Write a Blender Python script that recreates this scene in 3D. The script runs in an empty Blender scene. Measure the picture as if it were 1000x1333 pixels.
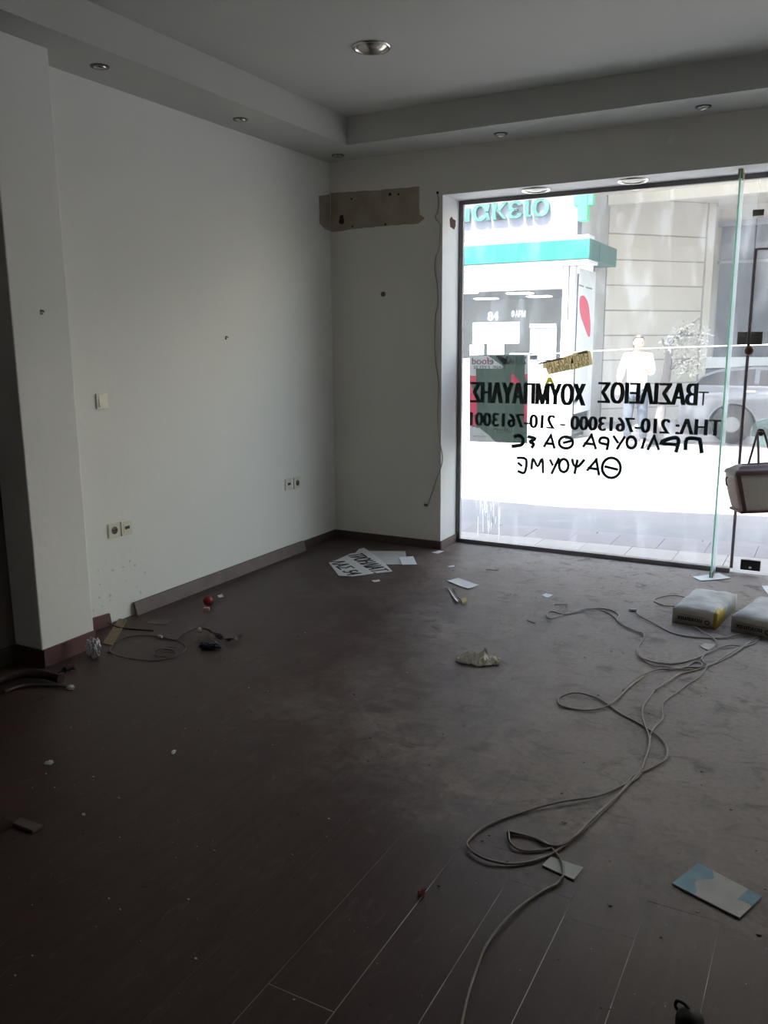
import bpy, bmesh, math, random
import numpy as np
from mathutils import Vector, Matrix, noise
random.seed(7)
S = bpy.context.scene
C = bpy.context.scene.collection
PI = math.pi

# ---------------------------------------------------------------- camera
CAM = np.array([3.4207, -5.4995, 1.5])
FW = np.array([-0.46737917, 0.86176359, -0.1972821])
RT = np.array([0.87965313, 0.47556995, -0.00660316])
UP = np.array([-0.08813108, 0.176626, 0.98032452])
FPX = 1084.85
cd = bpy.data.cameras.new('camera'); cam = bpy.data.objects.new('camera', cd); C.objects.link(cam)
M = Matrix(((RT[0], UP[0], -FW[0], CAM[0]), (RT[1], UP[1], -FW[1], CAM[1]), (RT[2], UP[2], -FW[2], CAM[2]), (0, 0, 0, 1)))
cam.matrix_world = M
cd.sensor_fit = 'HORIZONTAL'; cd.sensor_width = 36; cd.lens = FPX / 1000 * 36; cd.clip_start = .05; cd.clip_end = 500
S.camera = cam

# ---------------------------------------------------------------- sky, sun, exposure
w = bpy.data.worlds.new('sky'); S.world = w; w.use_nodes = True
nt = w.node_tree; nt.nodes.clear()
sky = nt.nodes.new('ShaderNodeTexSky'); sky.sky_type = 'NISHITA'; sky.sun_disc = False
SUN_DIR = Vector((.12, .38, -.92)).normalized()
sky.sun_elevation = math.asin(-SUN_DIR.z); sky.sun_rotation = math.atan2(-SUN_DIR.x, -SUN_DIR.y)
sky.air_density = 1.3; sky.dust_density = 2.0
bg = nt.nodes.new('ShaderNodeBackground'); bg.inputs[1].default_value = .34
wo = nt.nodes.new('ShaderNodeOutputWorld')
tint = nt.nodes.new('ShaderNodeMix'); tint.data_type = 'RGBA'; tint.blend_type = 'MULTIPLY'; tint.inputs[0].default_value = 1; tint.inputs[7].default_value = (1.08, .965, .84, 1)
nt.links.new(sky.outputs[0], tint.inputs[6]); nt.links.new(tint.outputs[2], bg.inputs[0]); nt.links.new(bg.outputs[0], wo.inputs[0])
sl = bpy.data.lights.new('sun', 'SUN'); sl.energy = 9.0; sl.angle = math.radians(.55); sl.color = (1, .96, .9)
so = bpy.data.objects.new('sun', sl); C.objects.link(so)
so.rotation_euler = SUN_DIR.to_track_quat('-Z', 'Y').to_euler(); so.location = (0, 0, 12)
S.view_settings.view_transform = 'Standard'; S.view_settings.look = 'None'
S.view_settings.gamma = 1; S.view_settings.use_curve_mapping = False
S.view_settings.exposure = 2.27
S.cycles.use_denoising = True
S.cycles.diffuse_bounces = 8; S.cycles.max_bounces = 14; S.cycles.transparent_max_bounces = 16
S.cycles.sample_clamp_indirect = 8

# ---------------------------------------------------------------- helpers
def at(axis, val, u, v):
    """the world point seen at a photo pixel on the plane axis=val"""
    d = FW + RT * (u - 500) / FPX + UP * (666.5 - v) / FPX
    t = (val - CAM[axis]) / d[axis]
    return Vector(CAM + t * d)
def F(u, v, z=0.0): return at(2, z, u, v)

def tree_mat(name):
    m = bpy.data.materials.new(name); m.use_nodes = True
    n = m.node_tree; return m, n, n.nodes['Principled BSDF']
def lin(c):
    if isinstance(c, str):
        c = [int(c[i:i+2], 16)/255 for i in (0, 2, 4)]
        c = [x/12.92 if x <= .04045 else ((x+.055)/1.055)**2.4 for x in c]
    return (*c, 1)
def mat(name, col, rough=.6, metal=0, var=0., scale=4., col2=None, bump=0., bscale=60., spec=.5, trans=0):
    m, n, b = tree_mat(name)
    b.inputs['Roughness'].default_value = rough; b.inputs['Metallic'].default_value = metal
    b.inputs['Specular IOR Level'].default_value = spec
    c = lin(col)
    tc = n.nodes.new('ShaderNodeNewGeometry')
    if col2 or var:
        c2 = lin(col2) if col2 else tuple(max(0, x*(1-var)) for x in c[:3])+(1,)
        nz = n.nodes.new('ShaderNodeTexNoise'); nz.inputs['Scale'].default_value = scale; nz.inputs['Detail'].default_value = 5
        r = n.nodes.new('ShaderNodeValToRGB'); r.color_ramp.elements[0].position = .35; r.color_ramp.elements[1].position = .68
        r.color_ramp.elements[0].color = c2; r.color_ramp.elements[1].color = c
        n.links.new(tc.outputs['Position'], nz.inputs['Vector']); n.links.new(nz.outputs[0], r.inputs[0]); n.links.new(r.outputs[0], b.inputs['Base Color'])
    else: b.inputs['Base Color'].default_value = c
    if bump:
        nz = n.nodes.new('ShaderNodeTexNoise'); nz.inputs['Scale'].default_value = bscale; nz.inputs['Detail'].default_value = 4
        bp = n.nodes.new('ShaderNodeBump'); bp.inputs['Strength'].default_value = bump; bp.inputs['Distance'].default_value = .01
        n.links.new(tc.outputs['Position'], nz.inputs['Vector']); n.links.new(nz.outputs[0], bp.inputs['Height']); n.links.new(bp.outputs[0], b.inputs['Normal'])
    if trans:
        tr = n.nodes.new('ShaderNodeBsdfTranslucent'); tr.inputs[0].default_value = c
        mx = n.nodes.new('ShaderNodeMixShader'); mx.inputs[0].default_value = trans
        o = n.nodes['Material Output']; n.links.new(b.outputs[0], mx.inputs[1]); n.links.new(tr.outputs[0], mx.inputs[2]); n.links.new(mx.outputs[0], o.inputs[0])
    return m
def emit(name, col, s):
    m, n, b = tree_mat(name); b.inputs['Base Color'].default_value = lin(col)
    b.inputs['Emission Color'].default_value = lin(col); b.inputs['Emission Strength'].default_value = s; return m
def glass_mat(name, tint=(.96, .965, .955), haze=.05, refl=.07, smudge=.12):
    m, n, b = tree_mat(name); n.nodes.remove(b); o = n.nodes['Material Output']
    t = n.nodes.new('ShaderNodeBsdfTransparent'); t.inputs[0].default_value = (*tint, 1)
    g = n.nodes.new('ShaderNodeBsdfGlossy'); g.inputs['Roughness'].default_value = .02
    lw = n.nodes.new('ShaderNodeLayerWeight'); lw.inputs[0].default_value = .25
    mr = n.nodes.new('ShaderNodeMapRange'); mr.inputs['To Min'].default_value = refl*.6; mr.inputs['To Max'].default_value = .8
    p = n.nodes.new('ShaderNodeMath'); p.operation = 'POWER'; p.inputs[1].default_value = 2.5
    n.links.new(lw.outputs['Facing'], p.inputs[0]); n.links.new(p.outputs[0], mr.inputs[0])
    m1 = n.nodes.new('ShaderNodeMixShader'); n.links.new(mr.outputs[0], m1.inputs[0]); n.links.new(t.outputs[0], m1.inputs[1]); n.links.new(g.outputs[0], m1.inputs[2])
    d = n.nodes.new('ShaderNodeBsdfTranslucent'); d.inputs[0].default_value = (.9, .92, .95, 1)
    geo = n.nodes.new('ShaderNodeNewGeometry')
    mp = n.nodes.new('ShaderNodeMapping'); mp.inputs['Scale'].default_value = (6, 6, 1.6)
    nz = n.nodes.new('ShaderNodeTexNoise'); nz.inputs['Scale'].default_value = 1.6; nz.inputs['Detail'].default_value = 7; nz.inputs['Roughness'].default_value = .65
    n.links.new(geo.outputs['Position'], mp.inputs[0]); n.links.new(mp.outputs[0], nz.inputs['Vector'])
    r = n.nodes.new('ShaderNodeMapRange'); r.inputs['From Min'].default_value = .5; r.inputs['From Max'].default_value = .78
    r.inputs['To Min'].default_value = haze; r.inputs['To Max'].default_value = haze+smudge
    n.links.new(nz.outputs[0], r.inputs[0])
    m2 = n.nodes.new('ShaderNodeMixShader'); n.links.new(r.outputs[0], m2.inputs[0]); n.links.new(m1.outputs[0], m2.inputs[1]); n.links.new(d.outputs[0], m2.inputs[2])
    n.links.new(m2.outputs[0], o.inputs[0]); return m

def obj(name, bm, mats, parent=None, smooth=False, data=None):
    if data is None:
        me = bpy.data.meshes.new(name)
        if isinstance(bm, bmesh.types.BMesh):
            bm.to_mesh(me); bm.free()
        else: me = bm
        for m_ in (mats if isinstance(mats, (list, tuple)) else [mats]): me.materials.append(m_)
        if smooth:
            for p in me.polygons: p.use_smooth = True
    else: me = data
    o = bpy.data.objects.new(name, me); C.objects.link(o)
    if parent: o.parent = parent
    return o
def tag(o, label, cat, group=None, kind=None):
    o['label'] = label; o['category'] = cat
    if group: o['group'] = group
    if kind: o['kind'] = kind
    return o
def struct(o, label=None, cat=None):
    o['kind'] = 'structure'
    if label: o['label'] = label
    if cat: o['category'] = cat
    return o
def thing(name, label, cat, loc=(0, 0, 0), rz=0, group=None):
    o = bpy.data.objects.new(name, None); C.objects.link(o); o.location = loc; o.rotation_euler = (0, 0, rz); o.empty_display_size = .1
    return tag(o, label, cat, group)
def NB(): return bmesh.new()
def box(bm, x0, x1, y0, y1, z0, z1, mi=0, bev=0):
    vs = [bm.verts.new((x, y, z)) for x in (x0, x1) for y in (y0, y1) for z in (z0, z1)]
    fs = [(0, 1, 3, 2), (4, 6, 7, 5), (0, 4, 5, 1), (2, 3, 7, 6), (0, 2, 6, 4), (1, 5, 7, 3)]
    f_ = [bm.faces.new([vs[i] for i in f]) for f in fs]
    for f in f_: f.material_index = mi
    if bev:
        es = list({e for f in f_ for e in f.edges}); bmesh.ops.bevel(bm, geom=es, offset=bev, segments=2, affect='EDGES', profile=.5)
    return vs
def B(x0, x1, y0, y1, z0, z1, bev=0):
    bm = NB(); box(bm, x0, x1, y0, y1, z0, z1, 0, bev); return bm
def prism(bm, pts, off, mi=0):
    """closed polygon pts (Vectors), extruded by vector off"""
    off = Vector(off); a = [bm.verts.new(p) for p in pts]; b = [bm.verts.new(Vector(p)+off) for p in pts]
    n = len(a); fs = [bm.faces.new(a[::-1]), bm.faces.new(b)]
    for i in range(n): fs.append(bm.faces.new((a[i], a[(i+1) % n], b[(i+1) % n], b[i])))
    for f in fs: f.material_index = mi
    bmesh.ops.recalc_face_normals(bm, faces=fs); return bm
def spline(pts, n=6, closed=False):
    P = [Vector(p) for p in pts]; out = []; k = len(P)
    for i in range(k if closed else k-1):
        p0 = P[(i-1) % k] if closed or i > 0 else P[0]; p1 = P[i]; p2 = P[(i+1) % k]; p3 = P[(i+2) % k] if closed or i+2 < k else P[-1]
        for j in range(n):
            t = j/n; out.append(.5*((2*p1)+(p2-p0)*t+(2*p0-5*p1+4*p2-p3)*t*t+(3*p1-p0-3*p2+p3)*t**3))
    if not closed: out.append(P[-1])
    return out
def tube(bm, pts, r, n=8, closed=False, mi=0, caps=True):
    k = len(pts); rings = []; prev = None
    for i in range(k):
        a = pts[(i-1) % k] if closed or i > 0 else pts[i]; b = pts[(i+1) % k] if closed or i < k-1 else pts[i]
        t = (b-a); t = t.normalized() if t.length > 1e-9 else Vector((0, 0, 1))
        if prev is None: nrm = t.orthogonal().normalized()
        else:
            nrm = prev-t*prev.dot(t); nrm = nrm.normalized() if nrm.length > 1e-6 else t.orthogonal().normalized()
        prev = nrm; bi = t.cross(nrm); rr = r(i/(k-1)) if callable(r) else r
        rings.append([bm.verts.new(pts[i]+(nrm*math.cos(2*PI*j/n)+bi*math.sin(2*PI*j/n))*rr) for j in range(n)])
    for i in range(k if closed else k-1):
        A, Bb = rings[i], rings[(i+1) % k]
        for j in range(n):
            f = bm.faces.new((A[j], A[(j+1) % n], Bb[(j+1) % n], Bb[j])); f.material_index = mi; f.smooth = True
    if caps and not closed:
        for rg in (rings[0][::-1], rings[-1]): bm.faces.new(rg).material_index = mi
    return bm
def lathe(bm, prof, n=32, origin=(0, 0, 0), mi=0):
    """prof: (r, z) list, about z"""
    o = Vector(origin); rings = []
    for r, z in prof:
        rings.append([bm.verts.new(o+Vector((max(r, 1e-5)*math.cos(2*PI*j/n), max(r, 1e-5)*math.sin(2*PI*j/n), z))) for j in range(n)])
    for a, b in zip(rings, rings[1:]):
        for j in range(n):
            f = bm.faces.new((a[j], a[(j+1) % n], b[(j+1) % n], b[j])); f.material_index = mi; f.smooth = True
    return bm
FONT_CACHE = {}
def text_mesh(s, width, height, thick=.001, bold=0., shear=0., mono=False):
    """lettering mesh: centred, in local xy, of exact width and height"""
    cu = bpy.data.curves.new('t', 'FONT'); cu.body = s; cu.size = 1;  cu.extrude = .01; cu.shear = shear; cu.resolution_u = 3
    o = bpy.data.objects.new('t', cu); C.objects.link(o)
    dg = bpy.context.evaluated_depsgraph_get(); dg.update()
    me = bpy.data.meshes.new_from_object(o.evaluated_get(dg)); bpy.data.objects.remove(o)
    xs = [v.co.x for v in me.vertices]; ys = [v.co.y for v in me.vertices]
    x0, x1, y0, y1 = min(xs), max(xs), min(ys), max(ys)
    for v in me.vertices:
        v.co = ((v.co.x-(x0+x1)/2)*width/(x1-x0), (v.co.y-(y0+y1)/2)*height/(y1-y0), (.5 if v.co.z > 0 else -.5)*thick)
    me.materials.clear()
    if bold:
        bm_ = NB(); bw = bold*height*.8; n_ = max(2, min(4, int(bw/.0015)+1))
        for k in range(n_):
            f_ = 2*k/(n_-1)-1; m2 = me.copy(); m2.transform(Matrix.Translation((f_*bw, 0, .00003*k)) @ Matrix.Scale((width-2*bw)/width, 4, (1, 0, 0))); bm_.from_mesh(m2); bpy.data.meshes.remove(m2)
        bm_.to_mesh(me); bm_.free()
    return me
def frame_matrix(o, ax, ay):
    ax = Vector(ax).normalized(); ay = Vector(ay); ay = (ay-ax*ay.dot(ax)).normalized(); az = ax.cross(ay)
    return Matrix(((ax.x, ay.x, az.x, o[0]), (ax.y, ay.y, az.y, o[1]), (ax.z, ay.z, az.z, o[2]), (0, 0, 0, 1)))
def lettering(name, s, m, parent, origin, ax, ay, width, height, **k):
    me = text_mesh(s, width, height, **k); me.transform(frame_matrix(origin, ax, ay))
    return obj(name, me, m, parent)
def nrand(p, s=1., seed=0): return noise.noise(Vector(p)*s+Vector((seed*7.3, seed*3.1, seed*1.7)))

# ---------------------------------------------------------------- materials
wall_m = mat('white wall paint', (.82, .815, .785), .75, var=.04, scale=1.2, bump=.12, bscale=25, spec=.25)
wall_front_m = mat('cream wall paint', (.78, .765, .71), .8, var=.06, scale=1.5, bump=.15, bscale=22, spec=.2)
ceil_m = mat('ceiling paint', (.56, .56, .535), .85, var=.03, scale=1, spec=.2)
reveal_m = mat('reveal plaster', (.74, .75, .76), .7, var=.05, scale=5, bump=.1, spec=.2)
brown_wall_m = mat('dark taupe wall', (.14, .115, .10), .8, var=.1, scale=2)
patch_m = mat('bare tan plaster', (.44, .385, .29), .95, scale=7, col2=(.35, .30, .225), bump=.3, bscale=40, spec=.1)
hole_m = mat('broken brick cavity', (.07, .028, .022), .95)
dark_hole_m = mat('dark drilled hole', (.025, .022, .02), .9)
skirt_m = mat('dark reddish skirting', (.085, .05, .048), .55, var=.25, scale=6)
skirt_pale_m = mat('dusty skirting board', (.155, .115, .11), .6, var=.25, scale=9)
skirt_red_m = mat('red brown skirting', (.13, .055, .055), .5, var=.2, scale=8)
frame_m = mat('dark aluminium frame', (.20, .185, .185), .4, .3, var=.2, scale=9)
chrome_m = mat('brushed chrome', (.62, .6, .56), .22, 1.0)
darkchrome_m = mat('dark bronze metal', (.13, .115, .095), .45, .4)
lampglass_m = mat('frosted lamp glass', (.72, .72, .66), .3, spec=.6)
plate_m = mat('cream plastic', (.72, .69, .58), .35, var=.05, scale=20)
black_m = mat('black print', (.015, .015, .017), .5)
letter_m = mat('dark green vinyl lettering', (.022, .038, .034), .5)
marker_m = mat('teal black marker', (.008, .035, .045), .5)
paper_m = mat('white paper', (.72, .73, .74), .75, var=.06, scale=20, bump=.1, bscale=60)
dirty_paper_m = mat('dusty white card', (.52, .52, .50), .8, var=.2, scale=15, bump=.15, bscale=70)
glass_m = glass_mat('dusty shop glass', haze=.035, smudge=.13)
door_glass_m = glass_mat('dusty door glass', haze=.035, smudge=.10)
far_glass_m = glass_mat('shop front glass', haze=.02, smudge=.02, refl=.12)
edge_m = mat('green glass edge', (.62, .86, .74), .15, trans=.6)
cable_m = mat('tan rubber cable', (.30, .25, .215), .55, var=.3, scale=12)

def floor_material():
    m, n, b = tree_mat('dusty mauve brown laminate'); L = n.links.new
    g = n.nodes.new('ShaderNodeNewGeometry'); oi = n.nodes.new('ShaderNodeObjectInfo')
    def nz(scale, detail=6, rough=.6, stretch=None, dist=0):
        t = n.nodes.new('ShaderNodeTexNoise'); t.inputs['Scale'].default_value = scale; t.inputs['Detail'].default_value = detail; t.inputs['Roughness'].default_value = rough; t.inputs['Distortion'].default_value = dist
        if stretch:
            mp = n.nodes.new('ShaderNodeMapping'); mp.inputs['Scale'].default_value = stretch; L(g.outputs['Position'], mp.inputs[0]); L(mp.outputs[0], t.inputs['Vector'])
        else: L(g.outputs['Position'], t.inputs['Vector'])
        return t.outputs[0]
    def math_(op, a, bb):
        x = n.nodes.new('ShaderNodeMath'); x.operation = op; x.use_clamp = False
        for i, q in enumerate((a, bb)):
            if isinstance(q, (int, float)): x.inputs[i].default_value = q
            else: L(q, x.inputs[i])
        return x.outputs[0]
    def mr(v, a, bb, c=0., d=1.):
        x = n.nodes.new('ShaderNodeMapRange'); L(v, x.inputs[0])
        for k, q in zip(('From Min', 'From Max', 'To Min', 'To Max'), (a, bb, c, d)): x.inputs[k].default_value = q
        return x.outputs[0]
    def mix(f, a, bb):
        x = n.nodes.new('ShaderNodeMix'); x.data_type = 'RGBA'
        if isinstance(f, float): x.inputs[0].default_value = f
        else: L(f, x.inputs[0])
        for i, q in ((6, a), (7, bb)):
            if isinstance(q, tuple): x.inputs[i].default_value = (*q, 1)
            else: L(q, x.inputs[i])
        return x.outputs[2]
    sep = n.nodes.new('ShaderNodeSeparateXYZ'); L(g.outputs['Position'], sep.inputs[0])
    grain = nz(5, 6, .6, (9, .7, 1)); board = mix(grain, (.046, .027, .025), (.095, .060, .054))
    board = mix(mr(oi.outputs['Random'], 0, 1, 0, .12), board, (.058, .047, .045))
    # trodden plaster dust lies thickest between the door and the middle of the room
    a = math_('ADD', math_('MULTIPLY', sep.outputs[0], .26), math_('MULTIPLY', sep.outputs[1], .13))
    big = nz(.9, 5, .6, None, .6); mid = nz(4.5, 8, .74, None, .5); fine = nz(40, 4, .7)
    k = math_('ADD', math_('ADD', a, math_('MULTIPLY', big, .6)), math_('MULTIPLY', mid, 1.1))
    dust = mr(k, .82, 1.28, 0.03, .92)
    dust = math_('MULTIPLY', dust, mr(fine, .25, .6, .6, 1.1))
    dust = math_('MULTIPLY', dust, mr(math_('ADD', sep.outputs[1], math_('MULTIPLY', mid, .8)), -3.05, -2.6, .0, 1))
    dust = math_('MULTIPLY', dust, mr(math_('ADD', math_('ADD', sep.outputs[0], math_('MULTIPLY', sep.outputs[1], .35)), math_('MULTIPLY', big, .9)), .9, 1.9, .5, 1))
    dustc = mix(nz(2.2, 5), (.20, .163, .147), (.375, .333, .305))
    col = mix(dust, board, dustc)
    # damp dark blotches and smears
    bl = mr(nz(6.5, 6, .7, (1, 1.3, 1), .8), .53, .66); col = mix(math_('MULTIPLY', bl, .62), col, (.060, .037, .034))
    sc = mr(nz(14, 5, .7, (1.8, .6, 1), 1.2), .60, .68); col = mix(math_('MULTIPLY', sc, .10), col, (.33, .31, .30))
    L(col, b.inputs['Base Color'])
    L(mr(dust, 0, 1, .42, .72), b.inputs['Roughness']); b.inputs['Specular IOR Level'].default_value = .2
    bp = n.nodes.new('ShaderNodeBump'); bp.inputs['Strength'].default_value = .25; bp.inputs['Distance'].default_value = .004; L(mid, bp.inputs['Height']); L(bp.outputs[0], b.inputs['Normal'])
    return m
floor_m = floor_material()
joint_m, jn_, jb_ = tree_mat('plaster dust in the joints'); jb_.inputs['Roughness'].default_value = .9
_g = jn_.nodes.new('ShaderNodeNewGeometry'); _s = jn_.nodes.new('ShaderNodeSeparateXYZ'); jn_.links.new(_g.outputs['Position'], _s.inputs[0])
_n = jn_.nodes.new('ShaderNodeTexNoise'); _n.inputs['Scale'].default_value = 5; _n.inputs['Detail'].default_value = 4; jn_.links.new(_g.outputs['Position'], _n.inputs['Vector'])
def _mr(v, a, b, c, d):
    x = jn_.nodes.new('ShaderNodeMapRange'); jn_.links.new(v, x.inputs[0])
    for k_, q_ in zip(('From Min', 'From Max', 'To Min', 'To Max'), (a, b, c, d)): x.inputs[k_].default_value = q_
    return x.outputs[0]
def _mul(a, b):
    x = jn_.nodes.new('ShaderNodeMath'); x.operation = 'MULTIPLY'; jn_.links.new(a, x.inputs[0]); jn_.links.new(b, x.inputs[1]); return x.outputs[0]
_f = _mul(_mul(_mr(_s.outputs[1], -3.62, -3.42, 1, 0), _mr(_s.outputs[0], 2.30, 2.52, .12, 1)), _mr(_n.outputs[0], .35, .55, .35, 1))
_m = jn_.nodes.new('ShaderNodeMix'); _m.data_type = 'RGBA'; jn_.links.new(_f, _m.inputs[0]); _m.inputs[6].default_value = (.105, .088, .08, 1); _m.inputs[7].default_value = (.55, .50, .46, 1); jn_.links.new(_m.outputs[2], jb_.inputs['Base Color'])

# ---------------------------------------------------------------- room shell
RX, BY = 6.0, -8.2       # right wall, back wall
ZC, ZS = 2.9766, 2.8004  # ceiling, soffit underside
XJ, HZ, D = .9095, 2.505, .2875
XR = 5.45
fl = struct(obj('floor', B(-.25, RX+.2, BY-.2, .31, -.12, -.0004), joint_m), 'brown laminate floor under plaster dust and litter', 'floor')
# laminate boards 18.6 cm wide running to the window
XB0 = 2.3432; WB = .1851; LB = 1.285; GAP = .0012
rng = random.Random(3)
plank_cache = {}
def plank(x0, x1, y0, y1):
    g = .0026 if y0 < -3.7 and y0 > -5.6 and x0 > 2.1 and x1 < 3.4 else .0003
    bm = NB(); box(bm, x0+g/2, x1-g/2, y0+g/2, y1-g/2, -.0026, 0)
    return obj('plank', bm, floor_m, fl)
i = -13
while XB0+i*WB < RX:
    x0 = XB0+i*WB; x1 = x0+WB
    ph = {3: -3.545, 0: -4.11, 1: -4.62, 2: -4.75, 4: -4.66}.get(i, -random.random()*LB)
    ph = ph % LB-LB
    y = BY+(ph % LB)-LB
    # put joints at ph + k*LB
    k0 = math.floor((BY-ph)/LB)
    ys = [ph+k*LB for k in range(k0, k0+10)]
    for a, b in zip(ys, ys[1:]):
        a_, b_ = max(a, BY), min(b, .30)
        if b_-a_ > .02 and x1 > -.0 and x0 < RX:
            lo = max(x0, -.02)
            plank(lo, min(x1, RX), a_, b_)
    i += 1

bm = NB(); box(bm, -.25, 0, -8.4, .0, 0, 3.2); wl = struct(obj('wall_left', bm, wall_m), 'long white painted left wall with sockets', 'wall')
bm = NB(); box(bm, .001, .012, BY, -2.975, 0, ZS-.001); obj('taupe_panel', bm, brown_wall_m, wl)  # thin dark taupe sheet over the wall from the pillar back
wl.children[0]['label'] = 'dark taupe section of the wall'
bm = NB(); box(bm, .0, .196, -2.973, -2.656, 0, ZS, 0); pil = struct(obj('wall_pillar', bm, wall_m), 'shallow white pillar on the left wall', 'pillar')
md = pil.modifiers.new('b', 'BEVEL'); md.width = .006; md.segments = 2
bm = NB()
box(bm, -.25, XJ, 0, .33, 0, 3.2); box(bm, XJ, XR, 0, .33, HZ, 3.2); box(bm, XR, RX+.2, 0, .33, 0, 3.2)
wf = struct(obj('wall_front', bm, wall_front_m), 'front wall around the shop window', 'wall')
# plastered reveal lining
bm = NB(); box(bm, XJ, XJ+.004, -.001, .325, 0, HZ); box(bm, XJ+.004, XR, -.001, .325, HZ-.004, HZ); box(bm, XR-.004, XR, -.001, .325, 0, HZ-.004)
rv = obj('reveal', bm, reveal_m, wf); rv['label'] = 'white plaster window reveal'
struct(obj('wall_right', B(RX, RX+.2, BY-.2, 0, 0, 3.2), wall_m), 'white right wall out of view', 'wall')
struct(obj('wall_back', B(-.25, RX+.2, BY-.2, BY, 0, 3.2), wall_m), 'back wall behind the camera', 'wall')
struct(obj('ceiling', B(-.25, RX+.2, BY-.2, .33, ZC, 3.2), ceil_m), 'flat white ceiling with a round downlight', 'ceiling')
bm = NB()
pts = [(0, BY), (.392, BY), (.392, -.405), (RX, -.405), (RX, 0), (0, 0)]
prism(bm, [Vector((x, y, ZS)) for x, y in pts], (0, 0, ZC-ZS))
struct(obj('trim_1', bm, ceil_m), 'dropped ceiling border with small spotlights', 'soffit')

# skirting
def skirting(name, pts, h, t, m, n):
    """pts: base line, n: outward normal"""
    bm = NB(); a, b = [Vector((*p, 0)) for p in pts]; nn = Vector((*n, 0))
    prism(bm, [a, b, b+Vector((0, 0, h)), a+Vector((0, 0, h))], nn*t); return obj(name, bm, m)
struct(skirting('baseboard_front', [(0.0, -.001), (XJ+.012, -.001)], .062, .013, skirt_m, (0, -1)), 'dark reddish skirting under the front wall', 'skirting')
o = skirting('baseboard_reveal', [(XJ+.0045, -.001), (XJ+.0045, .27)], .062, .010, skirt_pale_m, (1, 0)); struct(o, 'dusty skirting on the window reveal', 'skirting')
struct(skirting('baseboard_left', [(.001, -.60), (.001, -.014)], .065, .013, skirt_m, (1, 0)), 'dark skirting by the far left corner', 'skirting')
bm = NB(); box(bm, .1965, .2085, -2.985, -2.66, 0, .085); box(bm, .012, .2085, -2.986, -2.9735, 0, .085)
struct(obj('baseboard_pillar', bm, skirt_red_m), 'red brown skirting around the pillar foot', 'skirting')
struct(skirting('baseboard_back_left', [(.0125, -2.99), (.0125, BY)], .085, .012, skirt_m, (1, 0)), 'dark skirting behind the pillar', 'skirting')

# bare plaster patches where a sign was, wrapped round the corner
def poly_on(axis, val, pix, off, m, parent, name, jit=0):
    bm = NB(); P = []
    for a, b in zip(pix, pix[1:]+pix[:1]):
        A = at(axis, val, *a); Bv = at(axis, val, *b); n_ = max(1, int((Bv-A).length/.03))
        for k in range(n_):
            p = A.lerp(Bv, k/n_)
            if jit and k: p += Vector([(random.random()-.5)*jit if ax != axis else 0 for ax in range(3)])
            P.append(p)
    prism(bm, P, off); return obj(name, bm, m, parent)
o = poly_on(1, 0, [(431, 251), (486, 248), (546, 243), (546, 279), (553, 284), (545, 291), (490, 295), (431, 302)], (0, -.002, 0), patch_m, wf, 'bare_patch', .006)
o['label'] = 'tan unpainted patch on the front wall'
o = poly_on(0, 0, [(415, 255), (430.5, 253), (430.5, 301), (424, 299), (416, 291)], (.002, 0, 0), patch_m, wl, 'bare_patch', .006)
for (u, v, r) in [(445, 283, 2.6), (445, 288, 3.4), (508, 253, 1.6), (519, 253, 1.1), (458, 259, 1.1), (502, 292, 1.1), (459, 295, 1.0), (570, 251, 1.5)]:
    p = at(1, 0, u, v); rr = r/170
    bm = NB(); bmesh.ops.create_circle(bm, cap_ends=True, segments=9, radius=rr)
    for vv in bm.verts: vv.co = Vector((vv.co.x*(1+.3*random.random()), 0, vv.co.y*(1+.5*random.random())))
    for f in list(bm.faces): bmesh.ops.extrude_face_region(bm, geom=[f])
    for vv in bm.verts: vv.co += p+Vector((0, -.0024 if vv.index < 9 else -.003, 0))
    obj('screw_hole', bm, hole_m if r > 2 else dark_hole_m, wf)
p = at(1, 0, 499, 383); bm = NB(); lathe(bm, [(.018, 0), (.018, .004), (.013, .005), (.010, .001), (.0, .001)], 20)
bm.transform(Matrix.Translation(p+Vector((0, -.0005, 0))) @ Matrix.Rotation(PI/2, 4, 'X')); o = obj('wall_anchor', bm, mat('grey plastic plug', (.12, .12, .11), .6), wf)
o['label'] = 'dark round plug hole'
# broken hole in the reveal
bm = NB(); P = [at(0, XJ+.004, u, v) for u, v in [(585.5, 285), (588, 282), (589.5, 285), (593, 287), (593, 294), (591, 299), (586, 295)]]
prism(bm, P, (.002, 0, 0)); o = obj('broken_hole', bm, hole_m, rv); o['label'] = 'broken hole showing red brick'
# flaked paint low on the left wall
bm = NB()
for k in range(26):
    y = -2.6+random.random()*.55; z = .10+random.random()*.22; s = .002+random.random()*.005
    pts = [Vector((.0005, y+s*math.cos(a)*(1+random.random()), z+s*.8*math.sin(a)*(1+random.random()))) for a in [q*PI/3 for q in range(6)]]
    prism(bm, pts, (.0012, 0, 0))
o = obj('paint_flakes', bm, mat('lifting paint', (.6, .6, .59), .9), wl); o['kind'] = 'stuff'

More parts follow.
